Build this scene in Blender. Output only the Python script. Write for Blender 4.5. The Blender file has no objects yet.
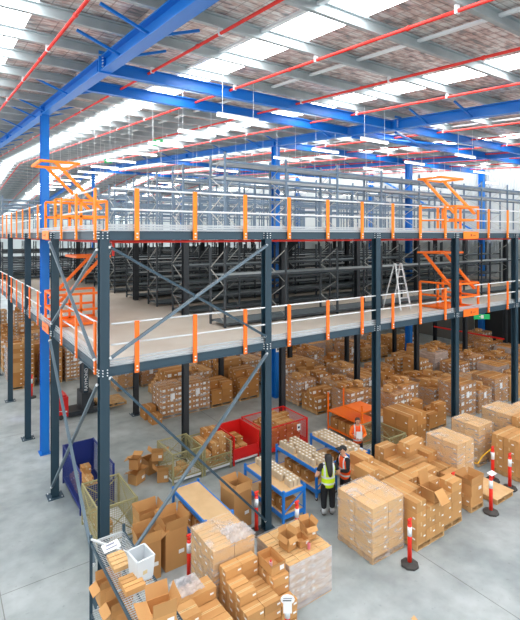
import bpy, bmesh, math, random
from mathutils import Vector, Matrix
random.seed(7)
SC = bpy.context.scene
COL = SC.collection
PI = math.pi
CAMZ = 7.8
F = (0.5699, 0.8217); RT = (0.8217, -0.5699)

# ------------------------------------------------------------------ materials
MATS = {}
def mat(name, col, rough=.6, metal=0., vary=0., noise=None, emit=None, spec=.5, bump=None):
    if name in MATS: return MATS[name]
    m = bpy.data.materials.new(name); m.use_nodes = True
    nt = m.node_tree; b = nt.nodes['Principled BSDF']
    b.inputs['Base Color'].default_value = (*col, 1)
    b.inputs['Roughness'].default_value = rough
    b.inputs['Metallic'].default_value = metal
    b.inputs['Specular IOR Level'].default_value = spec
    src = None
    if noise:
        sc, c2, lo, hi = noise
        tc = nt.nodes.new('ShaderNodeTexCoord'); n = nt.nodes.new('ShaderNodeTexNoise')
        n.inputs['Scale'].default_value = sc; n.inputs['Detail'].default_value = 6
        nt.links.new(tc.outputs['Object'], n.inputs['Vector'])
        r = nt.nodes.new('ShaderNodeValToRGB')
        r.color_ramp.elements[0].position = lo; r.color_ramp.elements[1].position = hi
        r.color_ramp.elements[0].color = (*col, 1); r.color_ramp.elements[1].color = (*c2, 1)
        nt.links.new(n.outputs['Fac'], r.inputs['Fac']); src = r.outputs['Color']
        nt.links.new(src, b.inputs['Base Color'])
    if vary:
        oi = nt.nodes.new('ShaderNodeObjectInfo'); hs = nt.nodes.new('ShaderNodeHueSaturation')
        mr = nt.nodes.new('ShaderNodeMapRange')
        mr.inputs['To Min'].default_value = 1 - vary; mr.inputs['To Max'].default_value = 1 + vary
        nt.links.new(oi.outputs['Random'], mr.inputs['Value'])
        nt.links.new(mr.outputs['Result'], hs.inputs['Value'])
        if src: nt.links.new(src, hs.inputs['Color'])
        else: hs.inputs['Color'].default_value = (*col, 1)
        nt.links.new(hs.outputs['Color'], b.inputs['Base Color'])
    if bump:
        tc = nt.nodes.new('ShaderNodeTexCoord'); n = nt.nodes.new('ShaderNodeTexNoise')
        n.inputs['Scale'].default_value = bump[0]; bp = nt.nodes.new('ShaderNodeBump')
        bp.inputs['Strength'].default_value = bump[1]; bp.inputs['Distance'].default_value = .05
        nt.links.new(tc.outputs['Object'], n.inputs['Vector']); nt.links.new(n.outputs['Fac'], bp.inputs['Height'])
        nt.links.new(bp.outputs['Normal'], b.inputs['Normal'])
    if emit:
        b.inputs['Emission Color'].default_value = (*emit[0], 1)
        b.inputs['Emission Strength'].default_value = emit[1]
    MATS[name] = m
    return m
def s(r, g, b):
    f = lambda c: (c/255/12.92) if c/255 <= .04045 else ((c/255+.055)/1.055)**2.4
    return (f(r), f(g), f(b))

M_frame = mat('slate_paint', s(48, 72, 86), .45)
M_post = mat('dark_slate_paint', s(34, 60, 74), .4)
M_black = mat('charcoal_paint_and_shade', s(44, 50, 56), .5)  # black parts of truck and bag; on inner columns it paints in shade
M_rack = mat('rack_paint', s(104, 124, 142), .5)
M_brace = mat('brace_paint', s(104, 122, 134), .4, .3)
M_blue = mat('blue_paint', s(10, 114, 202), .4)
M_tblue = mat('table_blue_paint', s(30, 124, 214), .4)
M_navy = mat('navy_panel', s(22, 44, 120), .5)
M_orange = mat('orange_paint', s(255, 138, 16), .45)
M_orange2 = mat('orange_red_paint', s(255, 118, 20), .45)
M_red = mat('red_paint', s(222, 30, 28), .4)
M_pipe = mat('red_pipe_paint', s(226, 48, 38), .4)
M_galv = mat('galvanised', s(226, 230, 232), .4, .1)
M_white = mat('white_paint', s(235, 236, 236), .5)
M_paper = mat('paper', s(245, 245, 245), .7)
M_ink = mat('ink', s(60, 65, 80), .7)
M_kraft = mat('kraft', s(200, 150, 92), .75, vary=.12, noise=(1.5, s(190, 138, 82), .35, .7))
M_kraftd = mat('kraft_deep', s(184, 128, 66), .75, vary=.14, noise=(1.5, s(172, 116, 58), .35, .7))
M_kraftl = mat('kraft_light', s(214, 172, 118), .75, vary=.08)
M_kin = mat('kraft_inside', s(196, 146, 92), .8)
M_tape = mat('tape', s(212, 176, 124), .35)
M_seam = mat('seam', s(120, 82, 46), .8)
M_label = mat('white_label', s(240, 240, 238), .5)
M_wood = mat('pallet_wood', s(206, 168, 116), .8, vary=.1, noise=(6, s(170, 126, 78), .3, .8))
M_ply = mat('plywood', s(226, 190, 142), .55, noise=(2.5, s(214, 176, 126), .4, .7))
M_beige = mat('deck_board', s(216, 208, 198), .55, noise=(.6, s(204, 192, 178), .35, .7))
M_shelf = mat('shelf_steel', s(120, 134, 142), .4, .3)
M_khaki = mat('khaki_wire', s(160, 154, 112), .5)
M_rubber = mat('rubber', s(66, 64, 62), .8)
M_poly = mat('bollard_red', s(238, 44, 24), .4)
M_refl = mat('reflective_white', s(232, 236, 240), .3)
M_lime = mat('sign_green', s(20, 150, 84), .5, emit=(s(20, 150, 84), .5))
M_crate = mat('translucent_white_plastic', s(214, 220, 224), .35)
M_lamp = mat('lamp_diffuser', (1, 1, 1), .5, emit=((1, 1, .98), 3.5))
M_skin = mat('skin', s(206, 156, 128), .6)
M_hair = mat('dark_hair', s(26, 22, 22), .5)
M_brown = mat('brown_hair', s(74, 46, 32), .5)
M_cloth = mat('black_cloth', s(26, 28, 33), .85)
M_sock = mat('grey_sock', s(190, 194, 196), .85)
M_shoe = mat('grey_shoe', s(86, 80, 76), .7)
M_pack = mat('beige_pack', s(206, 186, 156), .7, vary=.06)
M_dark = mat('dark_opening', s(22, 24, 28), .6)
M_yellow = mat('yellow_chain', s(225, 175, 30), .5)

def nodes(name):
    m = bpy.data.materials.new(name); m.use_nodes = True; MATS[name] = m
    nt = m.node_tree
    return m, nt, nt.nodes['Principled BSDF'], nt.nodes.new, nt.links.new

# concrete floor
m, nt, b, N, L = nodes('concrete')
tc = N('ShaderNodeTexCoord'); n1 = N('ShaderNodeTexNoise'); n2 = N('ShaderNodeTexNoise'); n3 = N('ShaderNodeTexNoise')
for n, sc, de in ((n1, .5, 12), (n2, 2.2, 12), (n3, 9., 6)):
    n.inputs['Scale'].default_value = sc; n.inputs['Detail'].default_value = de; L(tc.outputs['Object'], n.inputs['Vector'])
r1 = N('ShaderNodeValToRGB'); r1.color_ramp.elements[0].position = .32; r1.color_ramp.elements[1].position = .68
r1.color_ramp.elements[0].color = (*s(142, 152, 153), 1); r1.color_ramp.elements[1].color = (*s(184, 192, 192), 1)
L(n1.outputs['Fac'], r1.inputs['Fac'])
r2 = N('ShaderNodeValToRGB'); r2.color_ramp.elements[0].position = .3; r2.color_ramp.elements[1].position = .62
r2.color_ramp.elements[0].color = (.72, .72, .72, 1); r2.color_ramp.elements[1].color = (1, 1, 1, 1)
L(n2.outputs['Fac'], r2.inputs['Fac'])
mx = N('ShaderNodeMixRGB'); mx.blend_type = 'MULTIPLY'; mx.inputs[0].default_value = .75
L(r1.outputs['Color'], mx.inputs[1]); L(r2.outputs['Color'], mx.inputs[2])
r3 = N('ShaderNodeValToRGB'); r3.color_ramp.elements[0].position = .26; r3.color_ramp.elements[1].position = .36
r3.color_ramp.elements[0].color = (.62, .62, .62, 1); r3.color_ramp.elements[1].color = (1, 1, 1, 1)
L(n3.outputs['Fac'], r3.inputs['Fac'])
mx2 = N('ShaderNodeMixRGB'); mx2.blend_type = 'MULTIPLY'; mx2.inputs[0].default_value = .5
L(mx.outputs[0], mx2.inputs[1]); L(r3.outputs['Color'], mx2.inputs[2])
bk = N('ShaderNodeTexBrick'); bk.offset = 0.; bk.inputs['Scale'].default_value = 1.; bk.inputs['Brick Width'].default_value = 8.6; bk.inputs['Row Height'].default_value = 9.; bk.inputs['Mortar Size'].default_value = .012
bk.inputs['Color1'].default_value = (1,1,1,1); bk.inputs['Color2'].default_value = (.93,.93,.93,1); bk.inputs['Mortar'].default_value = (.55,.53,.5,1)
mpj = N('ShaderNodeMapping'); mpj.inputs['Location'].default_value = (-1.2, -2.6, 0); L(tc.outputs['Object'], mpj.inputs['Vector']); L(mpj.outputs[0], bk.inputs['Vector'])
mx3 = N('ShaderNodeMixRGB'); mx3.blend_type = 'MULTIPLY'; mx3.inputs[0].default_value = 1.
L(mx2.outputs[0], mx3.inputs[1]); L(bk.outputs['Color'], mx3.inputs[2]); L(mx3.outputs[0], b.inputs['Base Color'])
b.inputs['Roughness'].default_value = .42; b.inputs['Specular IOR Level'].default_value = .4
M_conc = m
# reflective foil under safety mesh
m, nt, b, N, L = nodes('foil_insulation')
tc = N('ShaderNodeTexCoord'); mp = N('ShaderNodeMapping'); mp.inputs['Scale'].default_value = (1, 2.2, 1)
L(tc.outputs['Object'], mp.inputs['Vector'])
n1 = N('ShaderNodeTexNoise'); n1.inputs['Scale'].default_value = 3.2; n1.inputs['Detail'].default_value = 9; L(mp.outputs[0], n1.inputs['Vector'])
r1 = N('ShaderNodeValToRGB'); e = r1.color_ramp.elements
e[0].position = .36; e[0].color = (*s(150, 148, 148), 1); e[1].position = .6; e[1].color = (*s(228, 224, 220), 1)
x = e.new(.46); x.color = (*s(205, 180, 172), 1)
L(n1.outputs['Fac'], r1.inputs['Fac'])
br = N('ShaderNodeTexBrick'); br.offset = 0.; br.inputs['Scale'].default_value = 1.
br.inputs['Brick Width'].default_value = .3; br.inputs['Row Height'].default_value = .15; br.inputs['Mortar Size'].default_value = .012
br.inputs['Color1'].default_value = (1, 1, 1, 1); br.inputs['Color2'].default_value = (.86, .86, .88, 1); br.inputs['Mortar'].default_value = (.45, .42, .42, 1)
L(tc.outputs['Object'], br.inputs['Vector'])
mx = N('ShaderNodeMixRGB'); mx.blend_type = 'MULTIPLY'; mx.inputs[0].default_value = .8
L(r1.outputs['Color'], mx.inputs[1]); L(br.outputs['Color'], mx.inputs[2]); L(mx.outputs[0], b.inputs['Base Color'])
bp = N('ShaderNodeBump'); bp.inputs['Strength'].default_value = .7; bp.inputs['Distance'].default_value = .08
L(n1.outputs['Fac'], bp.inputs['Height']); L(bp.outputs[0], b.inputs['Normal'])
b.inputs['Metallic'].default_value = .45; b.inputs['Roughness'].default_value = .42
M_foil = m
M_purlin = mat('purlin_galv', s(176, 186, 188), .45, .3, noise=(1.2, s(150, 160, 163), .35, .7))
M_sky = mat('skylight_sheet', (1, 1, 1), .5, emit=((.96, .98, 1), 8.0))
# corrugated white wall
m, nt, b, N, L = nodes('corrugated_wall')
tc = N('ShaderNodeTexCoord'); w = N('ShaderNodeTexWave'); w.bands_direction = 'Y'; w.inputs['Scale'].default_value = 1.6
L(tc.outputs['Object'], w.inputs['Vector'])
bp = N('ShaderNodeBump'); bp.inputs['Strength'].default_value = .6; bp.inputs['Distance'].default_value = .05
L(w.outputs['Fac'], bp.inputs['Height']); L(bp.outputs[0], b.inputs['Normal'])
b.inputs['Base Color'].default_value = (*s(192, 200, 200), 1); b.inputs['Roughness'].default_value = .6
M_wall = m
# stretch wrap film
def film(name, lo, hi, fmin, fmax, tint):
    m, nt, b, N, L = nodes(name)
    tc = N('ShaderNodeTexCoord'); mp = N('ShaderNodeMapping'); mp.inputs['Scale'].default_value = (1.2, 1.2, 4.5); mp.inputs['Rotation'].default_value = (.35, .3, 0)
    L(tc.outputs['Object'], mp.inputs['Vector'])
    n = N('ShaderNodeTexNoise'); n.inputs['Scale'].default_value = 2.2; n.inputs['Detail'].default_value = 3; n.inputs['Distortion'].default_value = .5
    L(mp.outputs[0], n.inputs['Vector'])
    r = N('ShaderNodeMapRange'); r.inputs['From Min'].default_value = lo; r.inputs['From Max'].default_value = hi
    r.inputs['To Min'].default_value = fmin; r.inputs['To Max'].default_value = fmax
    L(n.outputs['Fac'], r.inputs['Value'])
    t = N('ShaderNodeBsdfTransparent'); mixs = N('ShaderNodeMixShader')
    b.inputs['Base Color'].default_value = (*tint, 1); b.inputs['Roughness'].default_value = .25
    L(r.outputs[0], mixs.inputs[0]); L(t.outputs[0], mixs.inputs[1]); L(b.outputs[0], mixs.inputs[2])
    L(mixs.outputs[0], nt.nodes['Material Output'].inputs['Surface'])
    return m
M_film = film('stretch_film', .48, .7, .08, .42, s(232, 232, 232))
M_film2 = film('thick_stretch_film', .4, .7, .38, .6, s(222, 222, 226))
# hi-vis cloth with bands on the object's own height
def hivis(name, col, bands):
    m, nt, b, N, L = nodes(name)
    tc = N('ShaderNodeTexCoord'); sp = N('ShaderNodeSeparateXYZ'); L(tc.outputs['Object'], sp.inputs[0])
    acc = None
    def band(sock, lo, hi, absx=False):
        if absx:
            a = N('ShaderNodeMath'); a.operation = 'ABSOLUTE'; L(sock, a.inputs[0]); sock = a.outputs[0]
        g = N('ShaderNodeMath'); g.operation = 'COMPARE'; L(sock, g.inputs[0])
        g.inputs[1].default_value = (lo+hi)/2; g.inputs[2].default_value = (hi-lo)/2
        return g.outputs[0]
    outs = [band(sp.outputs['Z'], lo, hi) for lo, hi in bands]
    v = band(sp.outputs['X'], .085, .13, True); z = N('ShaderNodeMath'); z.operation = 'GREATER_THAN'; L(sp.outputs['Z'], z.inputs[0]); z.inputs[1].default_value = bands[-1][0]
    k = N('ShaderNodeMath'); k.operation = 'MULTIPLY'; L(v, k.inputs[0]); L(z.outputs[0], k.inputs[1]); outs.append(k.outputs[0])
    acc = outs[0]
    for o in outs[1:]:
        a = N('ShaderNodeMath'); a.operation = 'MAXIMUM'; L(acc, a.inputs[0]); L(o, a.inputs[1]); acc = a.outputs[0]
    mx = N('ShaderNodeMixRGB'); L(acc, mx.inputs[0]); mx.inputs[1].default_value = (*col, 1); mx.inputs[2].default_value = (*s(214, 220, 222), 1)
    L(mx.outputs[0], b.inputs['Base Color']); b.inputs['Roughness'].default_value = .7
    return m
M_vy = hivis('yellow_hivis', s(205, 240, 20), [(.93, .98), (1.1, 1.15)])
M_vo = hivis('orange_hivis', s(255, 90, 20), [(.93, .98), (1.1, 1.15)])

# ------------------------------------------------------------------ mesh builder
class MB:
    def __init__(s): s.v = []; s.f = []; s.m = []
    def box(s, x0, y0, z0, x1, y1, z1, m=0):
        i = len(s.v)
        s.v += [(x0,y0,z0),(x1,y0,z0),(x1,y1,z0),(x0,y1,z0),(x0,y0,z1),(x1,y0,z1),(x1,y1,z1),(x0,y1,z1)]
        for q in ((0,3,2,1),(4,5,6,7),(0,1,5,4),(1,2,6,5),(2,3,7,6),(3,0,4,7)):
            s.f.append(tuple(i+k for k in q)); s.m.append(m)
        return s
    def bar(s, p, q, w, h=None, m=0, up=(0,0,1)):
        h = h or w; p = Vector(p); q = Vector(q); d = (q-p).normalized()
        up = Vector(up)
        if abs(d.dot(up)) > .98: up = Vector((0,1,0))
        a = d.cross(up).normalized(); b = a.cross(d).normalized()
        i = len(s.v)
        for c in (p, q):
            for sa, sb in ((-1,-1),(1,-1),(1,1),(-1,1)):
                s.v.append(tuple(c + a*sa*w/2 + b*sb*h/2))
        for k in ((0,1,2,3),(7,6,5,4),(0,4,5,1),(1,5,6,2),(2,6,7,3),(3,7,4,0)):
            s.f.append(tuple(i+j for j in k)); s.m.append(m)
        return s
    def tube(s, p, q, r, n=8, m=0, r2=None):
        r2 = r if r2 is None else r2
        p = Vector(p); q = Vector(q); d = (q-p).normalized()
        up = Vector((0,0,1)) if abs(d.z) < .9 else Vector((1,0,0))
        a = d.cross(up).normalized(); b = a.cross(d).normalized(); i = len(s.v)
        for c, rr in ((p, r), (q, r2)):
            for k in range(n):
                t = 2*PI*k/n; s.v.append(tuple(c + a*math.cos(t)*rr + b*math.sin(t)*rr))
        for k in range(n):
            k2 = (k+1) % n; s.f.append((i+k, i+k2, i+n+k2, i+n+k)); s.m.append(m)
        s.f.append(tuple(i+k for k in range(n-1,-1,-1))); s.m.append(m)
        s.f.append(tuple(i+n+k for k in range(n))); s.m.append(m)
        return s
    def quad(s, pts, m=0):
        i = len(s.v); s.v += [tuple(p) for p in pts]; s.f.append(tuple(range(i, i+len(pts)))); s.m.append(m); return s
    def slab(s, pts, t, m=0):
        """thick sheet from a quad: extruded along its normal"""
        P = [Vector(p) for p in pts]; n = (P[1]-P[0]).cross(P[2]-P[0]).normalized()*t
        i = len(s.v); k = len(P)
        s.v += [tuple(p) for p in P] + [tuple(p+n) for p in P]
        s.f.append(tuple(range(i+k-1, i-1, -1))); s.m.append(m)
        s.f.append(tuple(range(i+k, i+2*k))); s.m.append(m)
        for j in range(k):
            j2 = (j+1) % k; s.f.append((i+j, i+j2, i+k+j2, i+k+j)); s.m.append(m)
        return s
    def prism(s, prof, p, q, m=0, up=(0,0,1)):
        """profile [(a,b)] swept from p to q"""
        p = Vector(p); q = Vector(q); d = (q-p).normalized(); up = Vector(up)
        if abs(d.dot(up)) > .98: up = Vector((0,1,0))
        a = d.cross(up).normalized(); b = a.cross(d).normalized(); i = len(s.v); n = len(prof)
        for c in (p, q):
            for u, v in prof: s.v.append(tuple(c + a*u + b*v))
        for k in range(n):
            k2 = (k+1) % n; s.f.append((i+k, i+n+k, i+n+k2, i+k2)); s.m.append(m)
        s.f.append(tuple(i+k for k in range(n))); s.m.append(m)
        s.f.append(tuple(i+n+k for k in range(n-1,-1,-1))); s.m.append(m)
        return s
    def mesh(s, name, mats, smooth=False):
        me = bpy.data.meshes.new(name); me.from_pydata(s.v, [], s.f)
        for m in (mats if isinstance(mats, (list, tuple)) else [mats]): me.materials.append(m)
        me.polygons.foreach_set('material_index', s.m)
        if smooth: me.polygons.foreach_set('use_smooth', [True]*len(s.f))
        me.update(); return me
    def build(s, name, mats, parent=None, loc=(0,0,0), smooth=False):
        return put(name, s.mesh(name, mats, smooth), parent, loc)
def put(name, me, parent=None, loc=(0,0,0), rz=0):
    o = bpy.data.objects.new(name, me); COL.objects.link(o); o.location = loc; o.rotation_euler[2] = rz
    if parent: o.parent = parent
    return o
def tag(o, label=None, cat=None, group=None, kind=None):
    if label: o['label'] = label
    if cat: o['category'] = cat
    if group: o['group'] = group
    if kind: o['kind'] = kind
    return o
def empty(name, loc, label, cat, group=None, rz=0):
    o = bpy.data.objects.new(name, None); COL.objects.link(o); o.location = loc; o.rotation_euler[2] = rz
    o.empty_display_size = .1
    return tag(o, label, cat, group)
def struct(name, mb, mats, label=None, cat=None):
    o = mb.build(name, mats); tag(o, label or name.replace('_', ' '), cat or name.split('_')[0], kind='structure'); return o
ORD = ['first','second','third','fourth','fifth','sixth','seventh','eighth','ninth','tenth','eleventh','twelfth',
       'thirteenth','fourteenth','fifteenth','sixteenth','seventeenth','eighteenth','nineteenth','twentieth'] + ['%dth' % k for k in range(21, 60)]
def kids(o): return [c for c in o.children]
def copy_tree(o, parent=None):
    c = o.copy(); COL.objects.link(c)
    if parent: c.parent = parent
    for ch in kids(o): copy_tree(ch, c)
    return c

# ------------------------------------------------------------------ the building
RIDGE = 50.; SL = .0725
def roof(y):                                   # underside of the roof sheeting
    return 12.72 + SL*(y-18.3) if y <= RIDGE else 12.72 + SL*(RIDGE-18.3) - SL*(y-RIDGE)
XW = 32.0; X0 = -7.; Y0 = -8.; Y1 = 96.
MB_ = MB()
f = MB().box(X0, Y0, -.2, XW, Y1, 0); struct('floor', f, M_conc, 'grey polished concrete warehouse floor', 'floor')
sky_x = [1.06 - 4.98] + [1.06 + 4.98*k for k in range(0, 7)]
HW = .52
edges = [X0]
for c in sky_x: edges += [c-HW, c+HW]
edges += [XW]
ce = MB()
def roofstrip(mb, a, b_, t=.06):
    for ya, yb in ((Y0, RIDGE), (RIDGE, Y1)):
        mb.slab([(a, ya, roof(ya)), (b_, ya, roof(ya)), (b_, yb, roof(yb)), (a, yb, roof(yb))], t)
for i in range(0, len(edges), 2):
    if edges[i+1] > edges[i]: roofstrip(ce, edges[i], edges[i+1])
struct('ceiling', ce, M_foil, 'silver foil lined pitched roof underside', 'ceiling')
for i, c in enumerate(sky_x):
    w = MB(); roofstrip(w, c-HW, c+HW, .03); struct('window_%d' % (i+1), w, M_sky, 'translucent roof skylight strip', 'skylight')
wl = MB().box(XW, Y0, 0, XW+.2, Y1, 17); struct('wall_right', wl, M_wall, 'white corrugated end wall', 'wall')
wl = MB().box(X0, Y1, 0, XW, Y1+.2, 17); struct('wall_back', wl, M_wall, 'far white corrugated wall', 'wall')
# dark dado behind the ground floor on the end wall, doors and exit sign
# purlins, C section
ys = []; y = -4.
while y < 94: ys.append(y); y += 1.67
cprof = [(-.04,0),(.05,0),(.05,.03),(-.01,.03),(-.01,.21),(.05,.21),(.05,.24),(-.04,.24)]
pm = MB().prism(cprof, (0,0,0), (XW-X0-.02, 0, 0)).mesh('roof_purlin', M_purlin)
for i, y in enumerate(ys):
    o = put('roof_purlin', pm, None, (X0, y, roof(y)-.26))
    tag(o, 'grey steel purlin under the roof sheets, %s counted from the camera end' % ORD[i], 'purlin', 'roof purlins')
# rafters
def ibeam(mb, p, q, d, w, tf=.03, tw=.02, m=0):
    h = d/2
    mb.prism([(-w/2,-h),(w/2,-h),(w/2,-h+tf),(tw/2,-h+tf),(tw/2,h-tf),(w/2,h-tf),(w/2,h),(-w/2,h),(-w/2,h-tf),(-tw/2,h-tf),(-tw/2,-h+tf),(-w/2,-h+tf)], p, q, m)
def rtop(y): return roof(y)-.255
RX = [3.3, 13.65, 23.7, -6.9]
RN = ['left', 'middle', 'right', 'camera-side']
for x, nm in zip(RX[:3], RN[:3]):
    t = empty('roof_rafter', (x, 18.35, 0), 'big sloping blue steel roof beam on the %s blue column line' % nm, 'roof beam', 'blue roof rafters')
    mb = MB(); D = .34
    for ya, yb in ((-4, RIDGE), (RIDGE, 92)):
        ibeam(mb, (0, ya-18.35, rtop(ya)-D/2), (0, yb-18.35, rtop(yb)-D/2), D, .27)
    mb.build('beam', M_blue, t)
    for y in (11.3, 18.35, 28., 38., 50.):
        mb = MB()
        for sx in (-1, 1): mb.box(sx*.07-.06, y-18.35-.012, rtop(y)-D+.04, sx*.07+.06, y-18.35+.012, rtop(y)-.04)
        mb.build('stiffener_plate', M_blue, t)
    mb = MB()
    mb.box(-.012-.16, 11.0-18.35, rtop(11.)-D-.04, .16, 11.04-18.35, rtop(11.)+.12)
    for k in range(5):
        for sx in (-1, 1): mb.tube((sx*.09, 10.96-18.35, rtop(11.)-D+.03+k*.07), (sx*.09, 11.0-18.35, rtop(11.)-D+.03+k*.07), .018, 6, 1)
    mb.build('splice_plate', [M_blue, M_galv], t)
    for y in (5.8, 8.2, 9.8, 14.5, 17.9, 19.6, 23., 26.5, 30, 33.5, 37, 40.5):
        mb = MB(); mb.bar((.0, y-18.35, rtop(y)-D+.05), (-.95, y-18.35, rtop(y)+.05), .05, .05)
        mb.bar((.0, y-18.35, rtop(y)-D+.05), (.95, y-18.35, rtop(y)+.05), .05, .05)
        mb.build('fly_brace', M_blue, t)
def hcol(x, y, h, label, w=.25, d=.36):
    t = empty('building_column', (x, y, 0), label, 'column', 'blue building columns')
    mb = MB(); mb.prism([(-w/2,-d/2),(w/2,-d/2),(w/2,-d/2+.02),(.01,-d/2+.02),(.01,d/2-.02),(w/2,d/2-.02),(w/2,d/2),(-w/2,d/2),(-w/2,d/2-.02),(-.01,d/2-.02),(-.01,-d/2+.02),(-w/2,-d/2+.02)], (0,0,.02), (0,0,h))
    mb.build('shaft', M_blue, t)
    MB().box(-w/2-.06, -d/2-.06, 0, w/2+.06, d/2+.06, .02).build('base_plate', M_blue, t)
    return t
hn = ['left, beside the mezzanine side rail', 'middle, behind the second front mezzanine column', 'right, behind the third front mezzanine column']
for x, nm in zip(RX[:3], hn):
    h = rtop(18.35)-.34
    c = hcol(x, 18.35, h, 'tall bright blue steel column at %s' % nm)
    if x == 13.65: MB().box(-.13, -.195, 2.2, .1, -.185, 2.45).box(-.06, -.196, 2.27, .03, -.195, 2.38, 1).build('notice', [M_paper, M_ink], c)
    hcol(x, 50., rtop(50.)-.34, 'distant blue steel column under the roof ridge on the %s beam line' % RN[RX.index(x)])
for i, y in enumerate((8.2, 18.4, 28.6, 38.8)):
    hcol(XW-.25, y, roof(y)-.3, 'blue column against the white end wall, %s from the right' % ORD[i])
# horizontal struts between the rafters
def strut(x0, x1, y, z, d, label):
    mb = MB(); ibeam(mb, (x0+.14, 0, 0), (x1-.14, 0, 0), d, .16, .02, .012)
    o = mb.build('roof_strut', M_blue, None, (0, y, z)); tag(o, label, 'beam', 'blue struts between the rafters')
for j, (y, nm) in enumerate(((11.3, 'nearer'), (13.4, 'farther'), (18.6, 'column-line'), (33., 'distant'), (50.0, 'ridge-line'))):
    z = rtop(y)-.34+.17
    for i in range(2):
        if i == 0 and y > 14: continue
        strut(RX[i], RX[i+1], y, z, .3, 'blue horizontal roof strut, %s one in the %s bay' % (nm, ('left', 'middle')[i]))
    strut(RX[2], XW-.1, y, z, .32, 'blue horizontal roof strut, %s one in the right bay' % nm)
for i, (a, b_) in enumerate((((13.65, 11.3), (18.7, 13.4)), ((18.7, 11.3), (13.65, 13.4)), ((23.7, 11.3), (28.5, 13.4)))):
    mb = MB(); za = rtop(a[1])-.4; zb = rtop(b_[1])-.4
    mb.tube((a[0]+.2, a[1], za), (b_[0], b_[1]-.1, zb), .05, 8)
    o = mb.build('roof_brace', M_blue); tag(o, 'thin blue diagonal roof brace, %s from the left' % ('first', 'second', 'third')[i], 'brace')
mb = MB().bar((XW-.35, 19, 8.2), (XW-.35, 28, 12.9), .12); tag(mb.build('wall_brace', M_blue), 'blue diagonal brace between the columns of the white end wall', 'brace')
# red sprinkler pipes under the roof
for i in range(13):
    x = 2.05 + 2.38*i
    t = empty('sprinkler_pipe', (x, 0, 0), 'red sprinkler pipe running up the roof slope, %s from the left' % ORD[i], 'pipe', 'red sprinkler pipes under the roof')
    mb = MB()
    for ya, yb in ((-3, RIDGE), (RIDGE, 92)):
        mb.tube((0, ya, roof(ya)-.36), (0, yb, roof(yb)-.36), .032, 10)
    mb.build('pipe', M_pipe, t, smooth=True)
    if i == 0: HG = MB().box(-.045, -.02, -.4, .045, .02, -.25).mesh('hanger', M_galv); CP = MB().tube((0,-.03,-.36), (0,.03,-.36), .045, 10).mesh('coupling', M_pipe)
    for k in range(3, 34, 2):
        y = ys[k]; put('hanger', HG, t, (0, y, roof(y))); put('coupling', CP, t, (0, y+.93, roof(y+.93)))
# small cable trays along the slope
for i, x in enumerate((5.4, 8.1, 12.6, 16.9)):
    mb = MB().bar((0, -3, 0), (0, 49, 52*SL), .1, .05)
    o = mb.build('cable_tray', M_galv, None, (x, 0, roof(0)-.3)); tag(o, 'thin grey cable tray along the roof slope, %s from the left' % ORD[i], 'cable tray')

# hanging strip lights
def lampproto():
    t = empty('strip_light', (0,0,0), '', 'ceiling light', 'hanging strip lights')
    MB().box(-.66, -.05, .04, .66, .05, .1).build('housing', M_white, t)
    MB().box(-.65, -.045, .0, .65, .045, .04).build('diffuser', M_lamp, t)
    return t
LP = None
for i, x in enumerate((6.9, 12.4, 17.8, 23.2, 28.6)):
    for j in range(14):
        y = 11 + 2.45*j; z = 11.0 + .02*j
        if LP is None: o = LP = lampproto()
        else:
            o = LP.copy(); COL.objects.link(o)
            for ch in [c for c in LP.children if c.name.split('.')[0] != 'hanging_wire']:
                c = ch.copy(); COL.objects.link(c); c.parent = o
        o.location = (x, y, z)
        o['label'] = 'white hanging strip light, %s row from the front, %s from the left' % (ORD[j], ORD[i])
        for sx in (-.5, .5):
            MB().box(sx-.005, -.005, .1, sx+.005, .005, roof(y)-z-.02).build('hanging_wire', M_galv, o)
# hanging exit signs
def exit_sign(p, label, hang=True, w=.42):
    t = empty('exit_sign', p, label, 'sign'); t.rotation_euler[2] = math.radians(-35)
    MB().box(-w/2, -.03, 0, w/2, .03, .28).build('panel', M_lime, t)
    mb = MB(); mb.box(-.06, -.035, .05, .1, -.03, .24); mb.box(-.16, -.035, .13, -.07, -.03, .16)
    mb.build('running_symbol', M_paper, t)
    if hang:
        MB().box(-.2, -.004, .28, -.19, .004, roof(p[1])-p[2]-.05).box(.2, -.004, .28, .21, .004, roof(p[1])-p[2]-.05).build('hanging_wire', M_galv, t)
exit_sign((7.84, 18.9, 11.6), 'green hanging exit sign above the upper deck, nearer the middle')
exit_sign((8.54, 28.15, 12.1), 'green hanging exit sign above the upper deck, farther left')

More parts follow.
